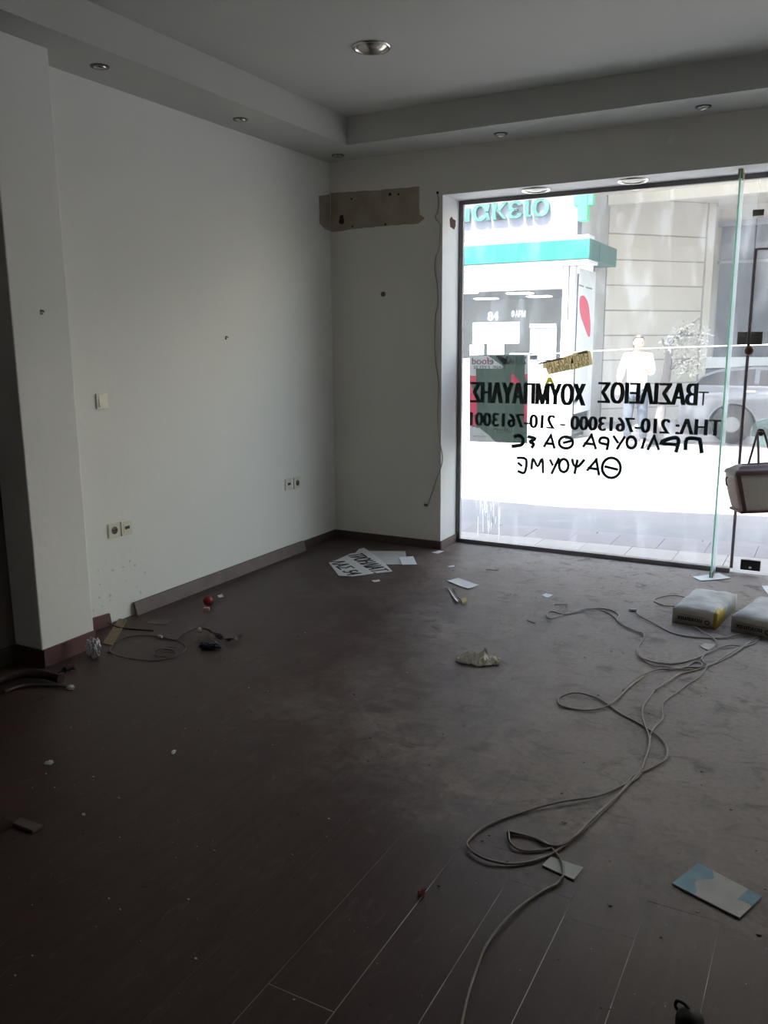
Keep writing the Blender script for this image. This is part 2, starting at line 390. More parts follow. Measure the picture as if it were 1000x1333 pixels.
# ---------------------------------------------------------------- shop window
win = struct(thing('window_1', 'large fixed shop window pane with mirrored lettering', 'window', (XJ, D, 0)))
win.location = (0, 0, 0)
X0 = XJ+.004
FD0, FD1 = D-.005, D+.035
bm = NB(); box(bm, X0, X0+.028, FD0, FD1, 0, HZ-.004); box(bm, X0+.028, 2.888, FD0, FD1, HZ-.034, HZ-.004); box(bm, 2.888, XR-.004, FD0, FD1, HZ-.034, HZ-.004); box(bm, X0+.028, 2.888, FD0-.01, FD1, 0, .03)
obj('window_frame', bm, frame_m, win)
bm = NB(); box(bm, X0+.0285, X0+.034, FD0+.004, FD0+.012, .03, HZ-.034); o = obj('sealant', bm, mat('white sealant', (.8, .8, .78), .5), win)
obj('glass_pane', B(X0+.0285, 2.884, D+.012, D+.020, .0305, HZ-.0345), glass_m, win)
YG = D+.0215   # outer face of the glass
YI = D+.0105   # inner face
# mirrored lettering, stuck on the outside, read from the street
def on_glass(s, u0, u1, v0, v1, m, bold, name='lettering', y=None, thick=.0012, v0r=None):
    a = at(1, YI if y is None else y, u0, (v0+v1)/2); b = at(1, YI if y is None else y, u1, (v0+v1)/2)
    t = at(1, YI, u0, v0).z; bb = at(1, YI, u0, v1).z
    t2 = at(1, YI, u1, v0).z
    c = Vector(((a.x+b.x)/2, a.y, (t+bb)/2))
    return lettering(name, s, m, win, c, (-1, 0, 0), (0, 0, 1), abs(b.x-a.x), abs(t-bb), bold=bold, thick=thick)
def glass_text(s, x0, x1, z0, z1, m, bold, y=YI-.0015, parent=None, name='lettering', thick=.001):
    return lettering(name, s, m, parent or win, Vector(((x0+x1)/2, y, (z0+z1)/2)), (-1, 0, 0), (0, 0, 1), x1-x0, z1-z0, bold=bold, thick=thick)
gx = lambda u: at(1, YI, u, 515).x
glass_text('ΒΑΣΙΛΕΙΟΣ', gx(778.5), gx(909), 1.092, 1.238, letter_m, .07)
glass_text('ΧΟΥΜΠΑΥΛΗΣ', 1.012, gx(763), 1.070, 1.224, letter_m, .08)
glass_text('Τ', 2.618, 2.68, 1.096, 1.185, letter_m, .0)
glass_text('ΤΗΛ: 210-7613000 - 210-7613001', 1.012, 2.775, .900, 1.005, letter_m, .07)
# hand written marker lines
def stroke(px, w_=.010, closed=False):
    P = [at(1, YI-.002, u, v) for u, v in px]
    if len(P) > 2: P = spline(P, 4, closed)
    bm_ = NB(); tube(bm_, P, w_/2, 6, closed)
    for v in bm_.verts: v.co.y = YI-.0022+(v.co.y-(YI-.002))*.2
    return bm_
def ell(cu_, cv, ru, rv_, n=14): return [(cu_+ru*math.cos(2*PI*k/n), cv+rv_*math.sin(2*PI*k/n)) for k in range(n)]
LET = [
 [[(669,569),(676,567),(681,572),(679,579),(666,581)]], [[(687,568),(697,571),(690,575),(695,578),(692,583)]],
 [[(708,582),(717,567),(717.5,567),(722,584)], [(709,577),(721,578)]], [ell(737,576,9,7.6), [(733,576.5),(744,574)]],
 [[(759,582),(770,567),(770.5,567),(776,585)], [(760,577),(774,578.5)]], [[(790,586),(792,572),(783,570),(781,576),(790,578.5)]],
 [[(798.5,567),(805,577)],[(813.7,568),(803,585)]], [ell(822,576,6,7.5)], [[(840,570),(835.5,584)]], [[(843,586),(851.5,568.5),(852,568.5),(858,586)]],
 [[(880,589),(883.5,573),(876,570),(860,576.5),(882,579)]], [[(892.5,586),(894.5,571.5),(909,571.5),(911.5,574),(913.8,590)]],
 [[(673,596),(685,598),(683,615),(674,613)],[(674,602),(680,607)]], [[(692,611),(694,597),(700,607),(706,597),(707,616)]],
 [[(716,598),(720,606)],[(728,596),(718,617)]], [ell(734,606,6,8.4)], [[(745,597),(747,605),(753,607),(761,598)],[(752,598),(748,617)]],
 [[(764,613),(776,599),(776.5,599),(780,619)],[(765,609),(779,611)]], [ell(796,609,12,13),[(787,607),(805,611.5)]]]
for L_ in LET:
    bm = NB()
    for st in L_:
        b2 = stroke(st, .027 if (st[0][0] > 850 or st[0][0] < 700) and st[0][1] < 592 else .021, closed=len(st) == 14)
        me = bpy.data.meshes.new('x'); b2.to_mesh(me); b2.free(); bm.from_mesh(me); bpy.data.meshes.remove(me)
    obj('handwritten_letter', bm, marker_m, win)
# drips of white paint low on the glass
bm = NB()
for k in range(26):
    u = random.choice([622, 628, 633, 636, 639, 641, 645, 649])+random.gauss(0, 1.2); v0 = 648+random.random()*30; v1 = v0+6+random.random()*26
    if k == 0: u, v0, v1 = 649, 642, 706
    if k == 1: u, v0, v1 = 631, 640, 664
    if v1 > 697 and k: v1 = 697
    a = at(1, YI-.001, u, v0); b = at(1, YI-.001, u+random.gauss(0, .4), v1)
    wd_ = .0016+.0012*random.random(); q_ = [bm.verts.new(a+Vector((-wd_, 0, 0))), bm.verts.new(a+Vector((wd_, 0, 0))), bm.verts.new(b+Vector((wd_*.6, 0, 0))), bm.verts.new(b+Vector((-wd_*.6, 0, 0)))]; bm.faces.new(q_)
o = obj('paint_drips', bm, mat('white paint drips', (.95, .95, .95), .5, trans=.9), win); o['kind'] = 'stuff'

# poster taped on the outside of the glass
pm = {'g': mat('poster dark green', (.075, .105, .088), .7, var=.12, scale=18, trans=.5), 'l': mat('poster grey', (.34, .35, .34), .7, var=.1, scale=25, trans=.5), 'r': mat('poster red', (.45, .07, .10), .7, trans=.5),
      'y': mat('poster gold print', (.45, .34, .08), .7), 'dr': mat('poster red lettering', (.5, .03, .06), .6), 'dk': mat('poster dark print', (.04, .05, .05), .6)}
po = thing('poster', 'dark green and red poster taped to the glass, seen from behind', 'poster', (0, 0, 0))
def PP(u, v, y=YG+.003): return at(1, y, 605+u/10.256, 455+v/10.256)
yl = YG+.0032
REG = [([(62, 72), (310, 82), (520, 225), (510, 250), (150, 262), (150, 345), (64, 350)], 1), ([(64, 350), (150, 345), (158, 450), (80, 470), (150, 620), (160, 720), (160, 860), (120, 880), (160, 1010), (64, 1020)], 2),
 ([(64, 1020), (200, 1050), (330, 1150), (420, 1240), (64, 1228)], 1), ([(800, 70), (852, 66), (850, 330), (800, 320)], 1), ([(805, 330), (850, 330), (848, 400), (815, 410)], 2), ([(625, 320), (650, 330), (750, 455), (625, 450)], 2),
 ([(795, 735), (842, 735), (842, 960), (800, 990)], 2), ([(410, 80), (520, 90), (600, 190), (520, 200)], 3), ([(640, 330), (655, 335), (660, 350), (645, 348)], 1), ([(710, 520), (730, 520), (770, 565), (760, 575)], 1)]
def inside(x, y, pg):
    c = False; n_ = len(pg)
    for a in range(n_):
        (xa, ya), (xb, yb) = pg[a], pg[a-1]
        if (ya > y) != (yb > y) and x < (xb-xa)*(y-ya)/(yb-ya)+xa: c = not c
    return c
bm = NB(); NX, NY = 70, 100; G = {}
for i_ in range(NX+1):
    for j_ in range(NY+1):
        s_, t_ = i_/NX, j_/NY; uu = (62+2*t_)*(1-s_)+(852-16*t_)*s_; vv = (72+1156*t_)*(1-s_)+(66+1186*t_)*s_
        G[i_, j_] = (bm.verts.new(PP(uu, vv, YG+.0042)), uu, vv)
for i_ in range(NX):
    for j_ in range(NY):
        q = [G[i_, j_], G[i_+1, j_], G[i_+1, j_+1], G[i_, j_+1]]; f = bm.faces.new([x_[0] for x_ in q]); cx_ = sum(x_[1] for x_ in q)/4; cy_ = sum(x_[2] for x_ in q)/4
        for pg, mi_ in REG:
            if inside(cx_, cy_, pg): f.material_index = mi_
obj('sheet', bm, [pm['g'], pm['l'], pm['r'], pm['dk']], po)
def ptext(s, u0, u1, v0, v1, m, bold=.0):
    a = PP(u0, v0, yl-.001); b = PP(u1, v1, yl-.001)
    lettering('poster_lettering', s, m, po, (a+b)/2, (-1, 0, 0), (0, 0, 1), b.x-a.x, a.z-b.z, bold=bold, thick=.0005)
ptext('efood', 100, 385, 105, 200, pm['dr'], .01)
ptext('ΣΕ ΓΙΑΤΙ', 525, 820, 95, 195, pm['dk'], .03)
ptext('ΠΑΡΕ, ΕΧΕΙ 22', 120, 540, 215, 270, pm['dk'], .02)
ptext('delivery', 390, 640, 1045, 1120, pm['y'], .0)
ptext('efood.gr', 100, 290, 1140, 1175, pm['dk'], .0)

# tilted cardboard notice
kraft_m = mat('kraft cardboard', (.50, .40, .20), .8, var=.2, scale=30, trans=.45)
kn = thing('cardboard_notice', 'tilted torn brown cardboard rent notice stuck on the glass', 'sign', (0, 0, 0))
def KP(u, v, y=YI-.004): return at(1, y, 695+u/11.11, 440+v/11.11)
bm = NB(); prism(bm, [KP(*q) for q in [(130, 350), (420, 280), (640, 200), (820, 185), (855, 380), (600, 450), (210, 530), (175, 440), (130, 440)]], (0, .002, 0)); bmesh.ops.delete(bm, geom=[f for f in bm.faces if abs(f.normal.y) < .5 or f.calc_center_median().y > YI-.003], context='FACES_ONLY'); obj('card', bm, kraft_m, kn)
bm = NB(); prism(bm, [KP(u, v, YI-.006) for u, v in [(35, 380), (110, 350), (420, 280), (430, 305), (150, 365), (60, 390)]], (0, .0016, 0)); obj('torn_edge', bm, mat('torn brown paper', (.22, .18, .13), .8), kn)
bm = NB(); prism(bm, [KP(u, v, YI-.006) for u, v in [(640, 205), (775, 178), (775, 215), (640, 240)]], (0, .0016, 0)); obj('tape_strip', bm, mat('brown tape', (.26, .2, .1), .4), kn)
ax = KP(180, 400)-KP(820, 250); ay = KP(820, 200)-KP(840, 380)
lettering('notice_lettering', 'ΕΝΟΙΚΙΑΖΕΤΑΙ', mat('orange marker', (.30, .15, .07), .7), kn, KP(485, 330, YI-.0055), ax, ay, .30, .052, bold=.01, thick=.0006)
lettering('notice_lettering', '6942180783', mat('olive marker', (.20, .17, .03), .7), kn, KP(520, 418, YI-.0055), ax, ay, .27, .034, bold=.01, thick=.0006)
# yellow leaf sticker under it
bm = NB(); prism(bm, [at(1, YI-.003, u, v) for u, v in [(708.5, 503), (713.5, 491), (718, 491), (723, 503), (716, 497.5)]], (0, .001, 0)); bmesh.ops.delete(bm, geom=[f for f in bm.faces if abs(f.normal.y) < .5 or f.calc_center_median().y > YI-.0025], context='FACES_ONLY')
tag(obj('yellow_sticker', bm, mat('yellow sticker', (.42, .36, .04), .6, trans=.4)), 'small yellow sticker scrap just below the tilted cardboard notice', 'sticker')

# glass fin that stiffens the front, beside the door
fin = thing('glass_fin', 'narrow upright glass fin with bright green edge beside the door', 'glass fin', (0, 0, 0))
FX = 2.798; fz0 = 0
bm = NB(); box(bm, FX-.005, FX+.005, .0905, FD0-.012, .006, HZ-.005); obj('fin_glass', bm, glass_mat('fin glass', (.88, .97, .92), .42, .35, .05), fin)  # strong milky haze paints the street's bright reflection into the glass
bm = NB(); box(bm, FX-.005, FX+.005, .085, .090, .006, HZ-.005); obj('polished_edge', bm, edge_m, fin)
bm = NB(); box(bm, FX-.011, FX-.0055, .09, .17, .0, .04); box(bm, FX+.0055, FX+.011, .09, .17, .0, .04); obj('floor_clamp', bm, darkchrome_m, fin)
bm = NB(); box(bm, FX-.012, FX-.0055, .085, .15, HZ-.06, HZ-.005); box(bm, FX+.0055, FX+.012, .085, .15, HZ-.06, HZ-.005); obj('head_clamp', bm, mat('old brass', (.26, .23, .09), .4, .4), fin)

# transom above the door, side pane to the right
t2 = struct(thing('window_2', 'glass transom above the glass door', 'window')); 
obj('glass_pane', B(2.8905, 3.80, D+.012, D+.020, 2.067, HZ-.0345), door_glass_m, t2)
bm = NB(); box(bm, 2.862, 2.884, D-.002, D+.030, 2.254, 2.29); box(bm, 2.8905, 2.925, D-.002, D+.030, 2.254, 2.29); box(bm, 2.884, 2.8905, D-.002, D+.011, 2.254, 2.29)
p_ = obj('patch_fitting', bm, darkchrome_m, t2); p_['label'] = 'small square metal clamp'
t3 = struct(thing('window_3', 'fixed shop glass right of the door', 'window'))
obj('glass_pane', B(3.81, XR-.005, D+.012, D+.020, .0305, HZ-.0345), door_glass_m, t3)
bm = NB(); box(bm, 3.81, XR-.005, FD0-.01, FD1, 0, .03); obj('window_frame', bm, frame_m, t3)

# frameless glass door
dr = struct(thing('door_1', 'frameless glass door with a handbag hanging on its knob', 'door'))
DX0, DX1 = 2.8925, 3.80
obj('glass_pane', B(DX0+.012, DX1, D+.010, D+.020, .012, 2.052), door_glass_m, dr)
bm = NB(); box(bm, DX0-.006, DX0+.0115, D+.004, D+.024, .0305, 2.062); o = obj('edge_seal', bm, mat('dark brush seal', (.17, .13, .135), .6), dr)
bm = NB(); box(bm, DX0+.012, DX1, D+.006, D+.022, 2.0525, 2.064); obj('top_seal', bm, bpy.data.materials['dark brush seal'], dr)
bm = NB(); box(bm, 2.905, 2.975, D-.012, D+.0095, 1.482, 1.562, bev=.003); o = obj('lock_case', bm, darkchrome_m, dr); o['label'] = 'dark brown metal lock case'
bm = NB(); box(bm, 2.828, 2.8845, D-.012, D+.0115, 1.482, 1.562, bev=.003); o = obj('strike_plate', bm, darkchrome_m, win)
bm = NB(); lathe(bm, [(0, .045), (.018, .045), (.027, .038), (.030, .026), (.026, .012), (.014, .006), (.012, 0)], 20)
bm.transform(Matrix.Translation((2.903, D+.004, 1.445)) @ Matrix.Rotation(PI/2, 4, 'X')); o = obj('lock_knob', bm, mat('bronze knob', (.13, .08, .05), .35, .7), dr, True)
bm = NB(); box(bm, 2.952, 3.072, D-.012, D+.0095, .032, .100, bev=.003); o = obj('floor_pivot', bm, mat('black pivot patch', (.02, .02, .02), .4, .5), dr)
bm = NB(); lathe(bm, [(0, .012), (.008, .012), (.010, 0)], 12); bm.transform(Matrix.Translation((3.012, D-.012, .052)) @ Matrix.Rotation(PI/2, 4, 'X')); obj('lock_cylinder', bm, chrome_m, dr)
# round pull with ridged green glass disc
PX, PZ = 3.035, .935
bm = NB(); lathe(bm, [(0, .012), (.02, .012), (.03, .010), (.04, .012), (.052, .009), (.063, .012), (.075, .009), (.083, .010), (.088, .004), (.086, 0)], 40)
bm.transform(Matrix.Translation((PX, D+.0095, PZ)) @ Matrix.Rotation(PI/2, 4, 'X')); o = obj('pull_disc', bm, glass_mat('ridged green glass', (.66, .9, .8), .10, .2, .2), dr, True); o['label'] = 'round ridged green glass disc'
bm = NB(); lathe(bm, [(0, .085), (.012, .085), (.018, .078), (.018, .066), (.009, .058), (.008, 0)], 20)
bm.transform(Matrix.Translation((3.014, D-.003, .938)) @ Matrix.Rotation(PI/2, 4, 'X')); obj('pull_knob', bm, darkchrome_m, dr, True)

# ---------------------------------------------------------------- handbag on the knob
canvas_m = mat('beige woven canvas', (.62, .565, .50), .85, var=.15, scale=160, bump=.3, bscale=300)
tan_m = mat('brown side leather', (.50, .36, .30), .6, var=.2, scale=60)
leather_m = mat('dark brown leather', (.10, .038, .028), .45, var=.2, scale=30)
hb = thing('handbag', 'beige canvas handbag with dark brown leather trim hanging from door knob', 'handbag', (3.0, .17, .445))
HBr = Matrix.Translation((3.075, .085, .474)) @ Matrix.Rotation(math.radians(30), 4, 'Z') @ Matrix.Rotation(math.radians(-1.5), 4, 'Y')
def hx(bm): bm.transform(hb.matrix_world.inverted() @ Matrix.Identity(4)); return bm
hb.location = (0, 0, 0)
# body frustum: wider at the top; end panel faces left
def frus(w0, w1, d0, d1, z0, z1, n=5, ends=False):
    rows = []
    for k in range(n+1):
        t = k/n; w_ = w0+(w1-w0)*t; d_ = d0+(d1-d0)*t; bulge = math.sin(PI*t)*.006
        rows.append((w_/2+bulge, d_/2+bulge, z0+(z1-z0)*t))
    return rows
rows = frus(.345, .45, .15, .15, .012, .238, 6)
def ring(bm, hw, hd, z, rad=.02, n=4):
    vs = []
    for (sx, sy, a0) in ((1, 1, 0), (-1, 1, PI/2), (-1, -1, PI), (1, -1, 1.5*PI)):
        for k in range(n+1):
            a = a0+PI/2*k/n; vs.append(bm.verts.new((sx*(hw-rad)+rad*math.cos(a), sy*(hd-rad)+rad*math.sin(a), z)))
    return vs
bm = NB(); R = [ring(bm, *r) for r in rows]
for a, b in zip(R, R[1:]):
    for j in range(len(a)):
        f = bm.faces.new((a[j], a[(j+1) % len(a)], b[(j+1) % len(a)], b[j])); f.smooth = True
        f.material_index = 1 if abs(f.calc_center_median().x) > .165+.2*f.calc_center_median().z else 0
bm.faces.new(R[0][::-1]); bm.faces.new(R[-1])
bm.transform(HBr); obj('bag_body', bm, [canvas_m, tan_m], hb)
def strap_box(x0, x1, y0, y1, z0, z1, m, name):
    bm = NB(); box(bm, x0, x1, y0, y1, z0, z1, bev=.002); bm.transform(HBr); return obj(name, bm, m, hb)
strap_box(-.179, .179, -.081, .081, 0, .016, leather_m, 'base_trim')
for sx in (-1, 1):
    bm = NB()
    P = [Vector((sx*(.157+.050*t), -(.079+.000*t)-.004, .014+.226*t)) for t in (0, .5, 1)]
    for a, b in zip(P, P[1:]):
        prism(bm, [a+Vector((-.012, 0, 0)), a+Vector((.012, 0, 0)), b+Vector((.012, 0, 0)), b+Vector((-.012, 0, 0))], (0, -.003, 0))
    bm.transform(HBr); obj('vertical_trim', bm, leather_m, hb)
# arched zip top
bm = NB(); R = []
for k in range(9):
    t = k/8; hw = .227-.080*t**1.6; hd = .078*(1-t)**.7+.008; R.append(ring(bm, hw, hd, .238+.052*math.sin(t*PI/2)+.004*math.sin(9*t), .008))
for a, b in zip(R, R[1:]):
    for j in range(len(a)): bm.faces.new((a[j], a[(j+1) % len(a)], b[(j+1) % len(a)], b[j])).smooth = True
bm.faces.new(R[-1]); bm.transform(HBr); obj('zip_top', bm, leather_m, hb)
bm = NB(); tube(bm, [HBr @ Vector(q) for q in [(-.150, 0, .293), (0, -.002, .297), (.15, 0, .293)]], .004, 6); obj('zipper', bm, mat('brass zipper', (.35, .2, .08), .4, .7), hb)
bm = NB(); tube(bm, spline([HBr @ Vector(q) for q in [(-.240, -.01, .215), (-.252, -.012, .215), (-.248, -.012, .18), (-.241, -.012, .165)]], 4), .005, 6); obj('side_tab', bm, leather_m, hb)
kn_p = Vector((3.014, D-.003-.072, .938+.018))
for dy, sx0 in ((-.03, .062), (.03, .10)):
    b1 = HBr @ Vector((-sx0, dy, .275)); b2 = HBr @ Vector((sx0-.03, dy, .275))
    P = spline([b1, b1.lerp(kn_p, .5)+Vector((-.008, 0, 0)), kn_p+Vector((-.018, 0, -.012)), kn_p+Vector((0, 0, .004)), kn_p+Vector((.018, 0, -.012)), b2.lerp(kn_p, .5)+Vector((.008, 0, 0)), b2], 5)
    bm = NB(); tube(bm, P, .0072, 8); obj('handle', bm, mat('burgundy strap', (.09, .02, .03), .5) if dy < 0 else leather_m, hb)
for v in hb.children: pass

# ---------------------------------------------------------------- lights in the ceiling
lamp_gold = mat('mirror reflector', (.50, .47, .40), .25, .9)
def downlight(x, y, z, r, label, group, ring_m, flat=False):
    t = thing('ceiling_downlight', label, 'ceiling light', (x, y, z), 0, group)
    bm = NB(); lathe(bm, [(r*.80, -.001), (r*.84, -.008), (r*.93, -.010), (r, -.004), (r, .0)], 40); obj('trim_ring', bm, ring_m, t)
    bm = NB(); lathe(bm, [(r*.80, -.002), (r*.74, .004) if not flat else (r*.7, -.010), (r*.5, -.006 if not flat else -.022), (r*.2, -.012 if not flat else -.028), (0, -.013 if not flat else -.029)], 40); obj('diffuser', bm, lampglass_m if not flat else lamp_gold, t)
    return t
downlight(1.186, -1.477, ZC, .100, 'round recessed downlight with glass bowl in the flat ceiling', None, chrome_m, True)
downlight(1.533, .135, HZ-.0045, .098, 'left of two round downlights in the window head', 'downlights in the window head', chrome_m)
downlight(2.167, .135, HZ-.0045, .098, 'right of two round downlights in the window head', 'downlights in the window head', chrome_m)
def spot(x, y, label, ang):
    t = thing('ceiling_spotlight', label, 'spotlight', (x, y, ZS), ang, 'small spotlights in the dropped border')
    bm = NB(); lathe(bm, [(.032, -.001), (.034, -.006), (.042, -.006), (.045, -.001), (.045, 0)], 28); obj('trim_ring', bm, darkchrome_m, t, True)
    bm = NB(); lathe(bm, [(.031, .0), (.031, -.006), (.026, -.012), (.022, -.010), (.012, -.004), (.006, -.006), (0, -.007)], 28)
    bm.transform(Matrix.Rotation(.18, 4, 'X')); obj('lamp', bm, chrome_m, t, True); return t
spot(.206, -2.366, 'small chrome spotlight nearest the pillar', .5); spot(.192, -1.281, 'small chrome spotlight midway along the left border', 2)
spot(.189, -.183, 'small chrome spotlight at the far corner of the border', 1); spot(1.397, -.186, 'small chrome spotlight left above the shop window', 3); spot(2.609, -.20, 'small chrome spotlight right above the shop window', 4)

# ---------------------------------------------------------------- sockets and switch on the left wall
def plate(y, z, kind, label, cat, group=None):
    t = thing('wall_socket' if kind != 'switch' else 'light_switch', label, cat, (0, y, z), 0, group)
    bm = NB(); box(bm, .0, .009, -.041, .041, -.041, .041, bev=.003); obj('plate', bm, plate_m, t)
    if kind == 'round':
        bm = NB(); lathe(bm, [(.021, 0), (.021, .002), (.018, .0015), (.018, -.0005), (0, -.0005)], 24); bm.transform(Matrix.Translation((.0095, 0, 0)) @ Matrix.Rotation(PI/2, 4, 'Y')); obj('socket_well', bm, mat('shaded well', (.16, .15, .12), .5), t)
        bm = NB()
        for s in (-1, 1):
            b_ = lathe(bm, [(.0028, 0), (.0028, .0012), (0, .0012)], 8, (0, s*.0095, 0))
        bm.transform(Matrix.Translation((.0093, 0, 0)) @ Matrix.Rotation(PI/2, 4, 'Y')); obj('contact_hole', bm, black_m, t)
    elif kind == 'jack':
        bm = NB(); box(bm, .009, .0115, -.026, .026, -.022, .026, bev=.001); obj('cover', bm, plate_m, t)
        bm = NB(); box(bm, .0115, .0122, -.017, .017, -.007, .010); obj('jack_opening', bm, black_m, t)
    else:
        bm = NB(); prism(bm, [Vector((.009, -.026, -.028)), Vector((.016, -.026, -.028)), Vector((.0105, -.026, .028)), Vector((.009, -.026, .028))], (0, .052, 0)); obj('rocker', bm, plate_m, t)
    return t
plate(-2.314, 1.216, 'switch', 'cream light switch on the left wall near the pillar', 'light switch')
plate(-2.296, .514, 'round', 'round-well power socket nearest the pillar, below the light switch', 'socket'); plate(-2.204, .511, 'jack', 'telephone jack plate beside the power socket near the pillar', 'socket')
plate(-.636, .521, 'jack', 'telephone jack plate near the far corner of the left wall', 'socket'); plate(-.529, .514, 'round', 'round-well power socket nearest the far corner', 'socket')
for (y, z, x, lab) in ((-2.80, 0, .196, 'tiny nail hook on the pillar'), (-1.264, 1.541, 0, 'tiny nail hook in the middle of the left wall')):
    if x: q = at(0, .196, 54, 408); y, z = q.y, q.z
    bm = NB(); tube(bm, [Vector((x-.001, y, z+.012)), Vector((x+.014, y, z+.012)), Vector((x+.016, y+.002, z+.004))], .0028, 6); box(bm, x, x+.002, y-.007, y+.007, z-.006, z+.016)
    tag(obj('wall_hook', bm, darkchrome_m), lab, 'hook')
# thin cable down the front wall by the window
P = [at(1, -.006, u, v) for u, v in [(570, 252), (571, 262), (570, 275), (567, 281), (568, 286), (573, 292), (573, 305), (572, 322), (567, 336), (566, 352), (569, 368), (570, 392), (569, 402), (567, 412), (566, 440), (567, 470), (571, 500), (570, 540), (572, 570), (576, 592), (575, 606), (569, 622), (563, 640), (557, 657)]]
bm = NB(); tube(bm, spline(P, 4), .0042, 6); tag(obj('wall_cable', bm, mat('white thin cable', (.42, .37, .32), .5)), 'thin loose cable running down the front wall beside the window', 'cable')
bm = NB(); q = at(1, -.001, 555, 657); box(bm, q.x-.012, q.x+.012, -.012, 0, q.z-.01, q.z+.006, bev=.002); tag(obj('cable_clip', bm, darkchrome_m), 'small dark cable end box low on the front wall', 'cable clip')

# ---------------------------------------------------------------- litter on the floor
def sheet(name, pix, m, label, cat, thick=.0012, curl=.01, n=8, seed=1, group=None, z0=.001, mats2=None):
    """four-cornered sheet, corner order around; slight curl"""
    P = [F(u, v) for u, v in pix]; bm = NB(); G = []
    for i in range(n+1):
        row = []
        for j in range(n+1):
            s, t = i/n, j/n; p = P[0]*(1-s)*(1-t)+P[1]*s*(1-t)+P[2]*s*t+P[3]*(1-s)*t
            lift = curl*max(0, (abs(2*s-1)**3)*(.5+.5*nrand((s*2, t*2, seed), 1.3))+(abs(2*t-1)**3)*(.5+.5*nrand((t*2, s*2, seed+5), 1.1)))*.5
            row.append((p, z0+lift))
        G.append(row)
    top = [[bm.verts.new((p.x, p.y, z+thick)) for p, z in r] for r in G]; bot = [[bm.verts.new((p.x, p.y, z)) for p, z in r] for r in G]
    fs = []
    for i in range(n):
        for j in range(n):
            fs.append(bm.faces.new((top[i][j], top[i+1][j], top[i+1][j+1], top[i][j+1]))); fs.append(bm.faces.new((bot[i][j], bot[i][j+1], bot[i+1][j+1], bot[i+1][j])))
            if mats2:
                for f in fs[-2:]: f.material_index = mats2((i+.5)/n, (j+.5)/n)
    for i in range(n):
        for a in (0, n):
            bm.faces.new((top[i][a], bot[i][a], bot[i+1][a], top[i+1][a])); bm.faces.new((top[a][i], top[a][i+1], bot[a][i+1], bot[a][i]))
    bmesh.ops.recalc_face_normals(bm, faces=bm.faces)
    o = obj(name, bm, m)
    return tag(o, label, cat, group)
# torn lettered banner
tp = thing('torn_banner', 'torn white banner scrap with black Greek letters near the corner', 'banner scrap')
ol = [(428, 733), (440, 729), (456, 721.5), (463, 720.5), (467, 715.5), (474, 714), (479, 717), (500, 733), (511, 744.5), (490, 747), (476, 749), (458, 751), (441, 750)]
bm = NB(); prism(bm, [F(u, v)+Vector((0, 0, .0035)) for u, v in ol], (0, 0, .0015)); obj('banner_sheet', bm, mat('off white banner', (.60, .60, .58), .7, var=.08, scale=20), tp)
a = F(461, 722); b = F(498, 746); dirx = (b-a); perp = Vector((-dirx.y, dirx.x, 0))
lettering('banner_lettering', 'ΤΡΟΗΛΙΑΤ.', black_m, tp, (a+b)/2+Vector((0, 0, .0057)), dirx, perp, dirx.length*1.0, .125, bold=.05, thick=.001)
a = F(437, 731); b = F(463, 749)
lettering('banner_lettering', 'ΛΑΣ 54', black_m, tp, (a+b)/2+Vector((0, 0, .0057)), (b-a), Vector((-(b-a).y, (b-a).x, 0)), (b-a).length, .11, bold=.05, thick=.001)
sheet('paper_sheet', [(478, 717.5), (528, 718), (530, 735), (498, 735)], mat('greyish sheet', (.50, .50, .49), .8, var=.1, scale=15), 'plain white sheet partly under the torn lettered banner', 'paper', z0=.0008, curl=.002)
sheet('paper_card', [(519, 726.5), (538, 725.5), (543, 736), (524, 736.5)], mat('pale blue white card', (.70, .74, .76), .6), 'small pale blue-white card lying on the plain sheet', 'paper', z0=.006, curl=.003)
sheet('paper_scrap', [(562, 719.5), (572, 717), (578, 718), (570, 721)], paper_m, 'small white paper scrap by the window reveal', 'paper', curl=.002)
sheet('paper_scrap', [(583, 737.5), (591, 736), (592, 738), (585, 739)], paper_m, 'tiny white paper scrap between the reveal and the white sheet', 'paper', curl=.002)
sheet('paper_scrap', [(484, 756), (494, 755), (495, 757), (487, 758)], paper_m, 'tiny white scrap just in front of the torn banner', 'paper', curl=.002)
sheet('paper_sheet', [(582, 757), (597, 753.5), (624, 762.5), (609, 767.5)], paper_m, 'white paper sheet alone in the middle of the far floor', 'paper', curl=.012, seed=3)
sheet('paper_sheet', [(901, 751.5), (936, 747), (951, 753.5), (913, 757)], paper_m, 'white paper sheet before the glass door', 'paper', curl=.010, seed=4)
sheet('paper_sheet', [(992, 764), (1012, 763), (1020, 775), (1000, 775)], paper_m, 'white paper sheet cut by the right edge behind the cement bags', 'paper', curl=.012, seed=6)
blue_m = mat('light blue paint', (.20, .38, .48), .7, var=.25, scale=25)
sheet('painted_board', [(875, 1152), (909, 1125), (992, 1169), (963, 1197)], [dirty_paper_m, blue_m], 'whitish rectangular board with light blue painted ends', 'board', thick=.004, curl=.002, n=44,
      mats2=lambda s, t: 1 if (t < .27+.07*math.sin(9*s+1) or (t > .80 and s > .45+.3*(1-t)+.08*math.sin(8*t))) else 0)
sheet('pale_card', [(706, 1128), (717, 1117), (760, 1131), (747, 1146.5)], mat('pale green white card', (.42, .44, .41), .6, var=.15, scale=20), 'small pale rectangular card under the end of the tan cable', 'card', thick=.004, curl=.001)
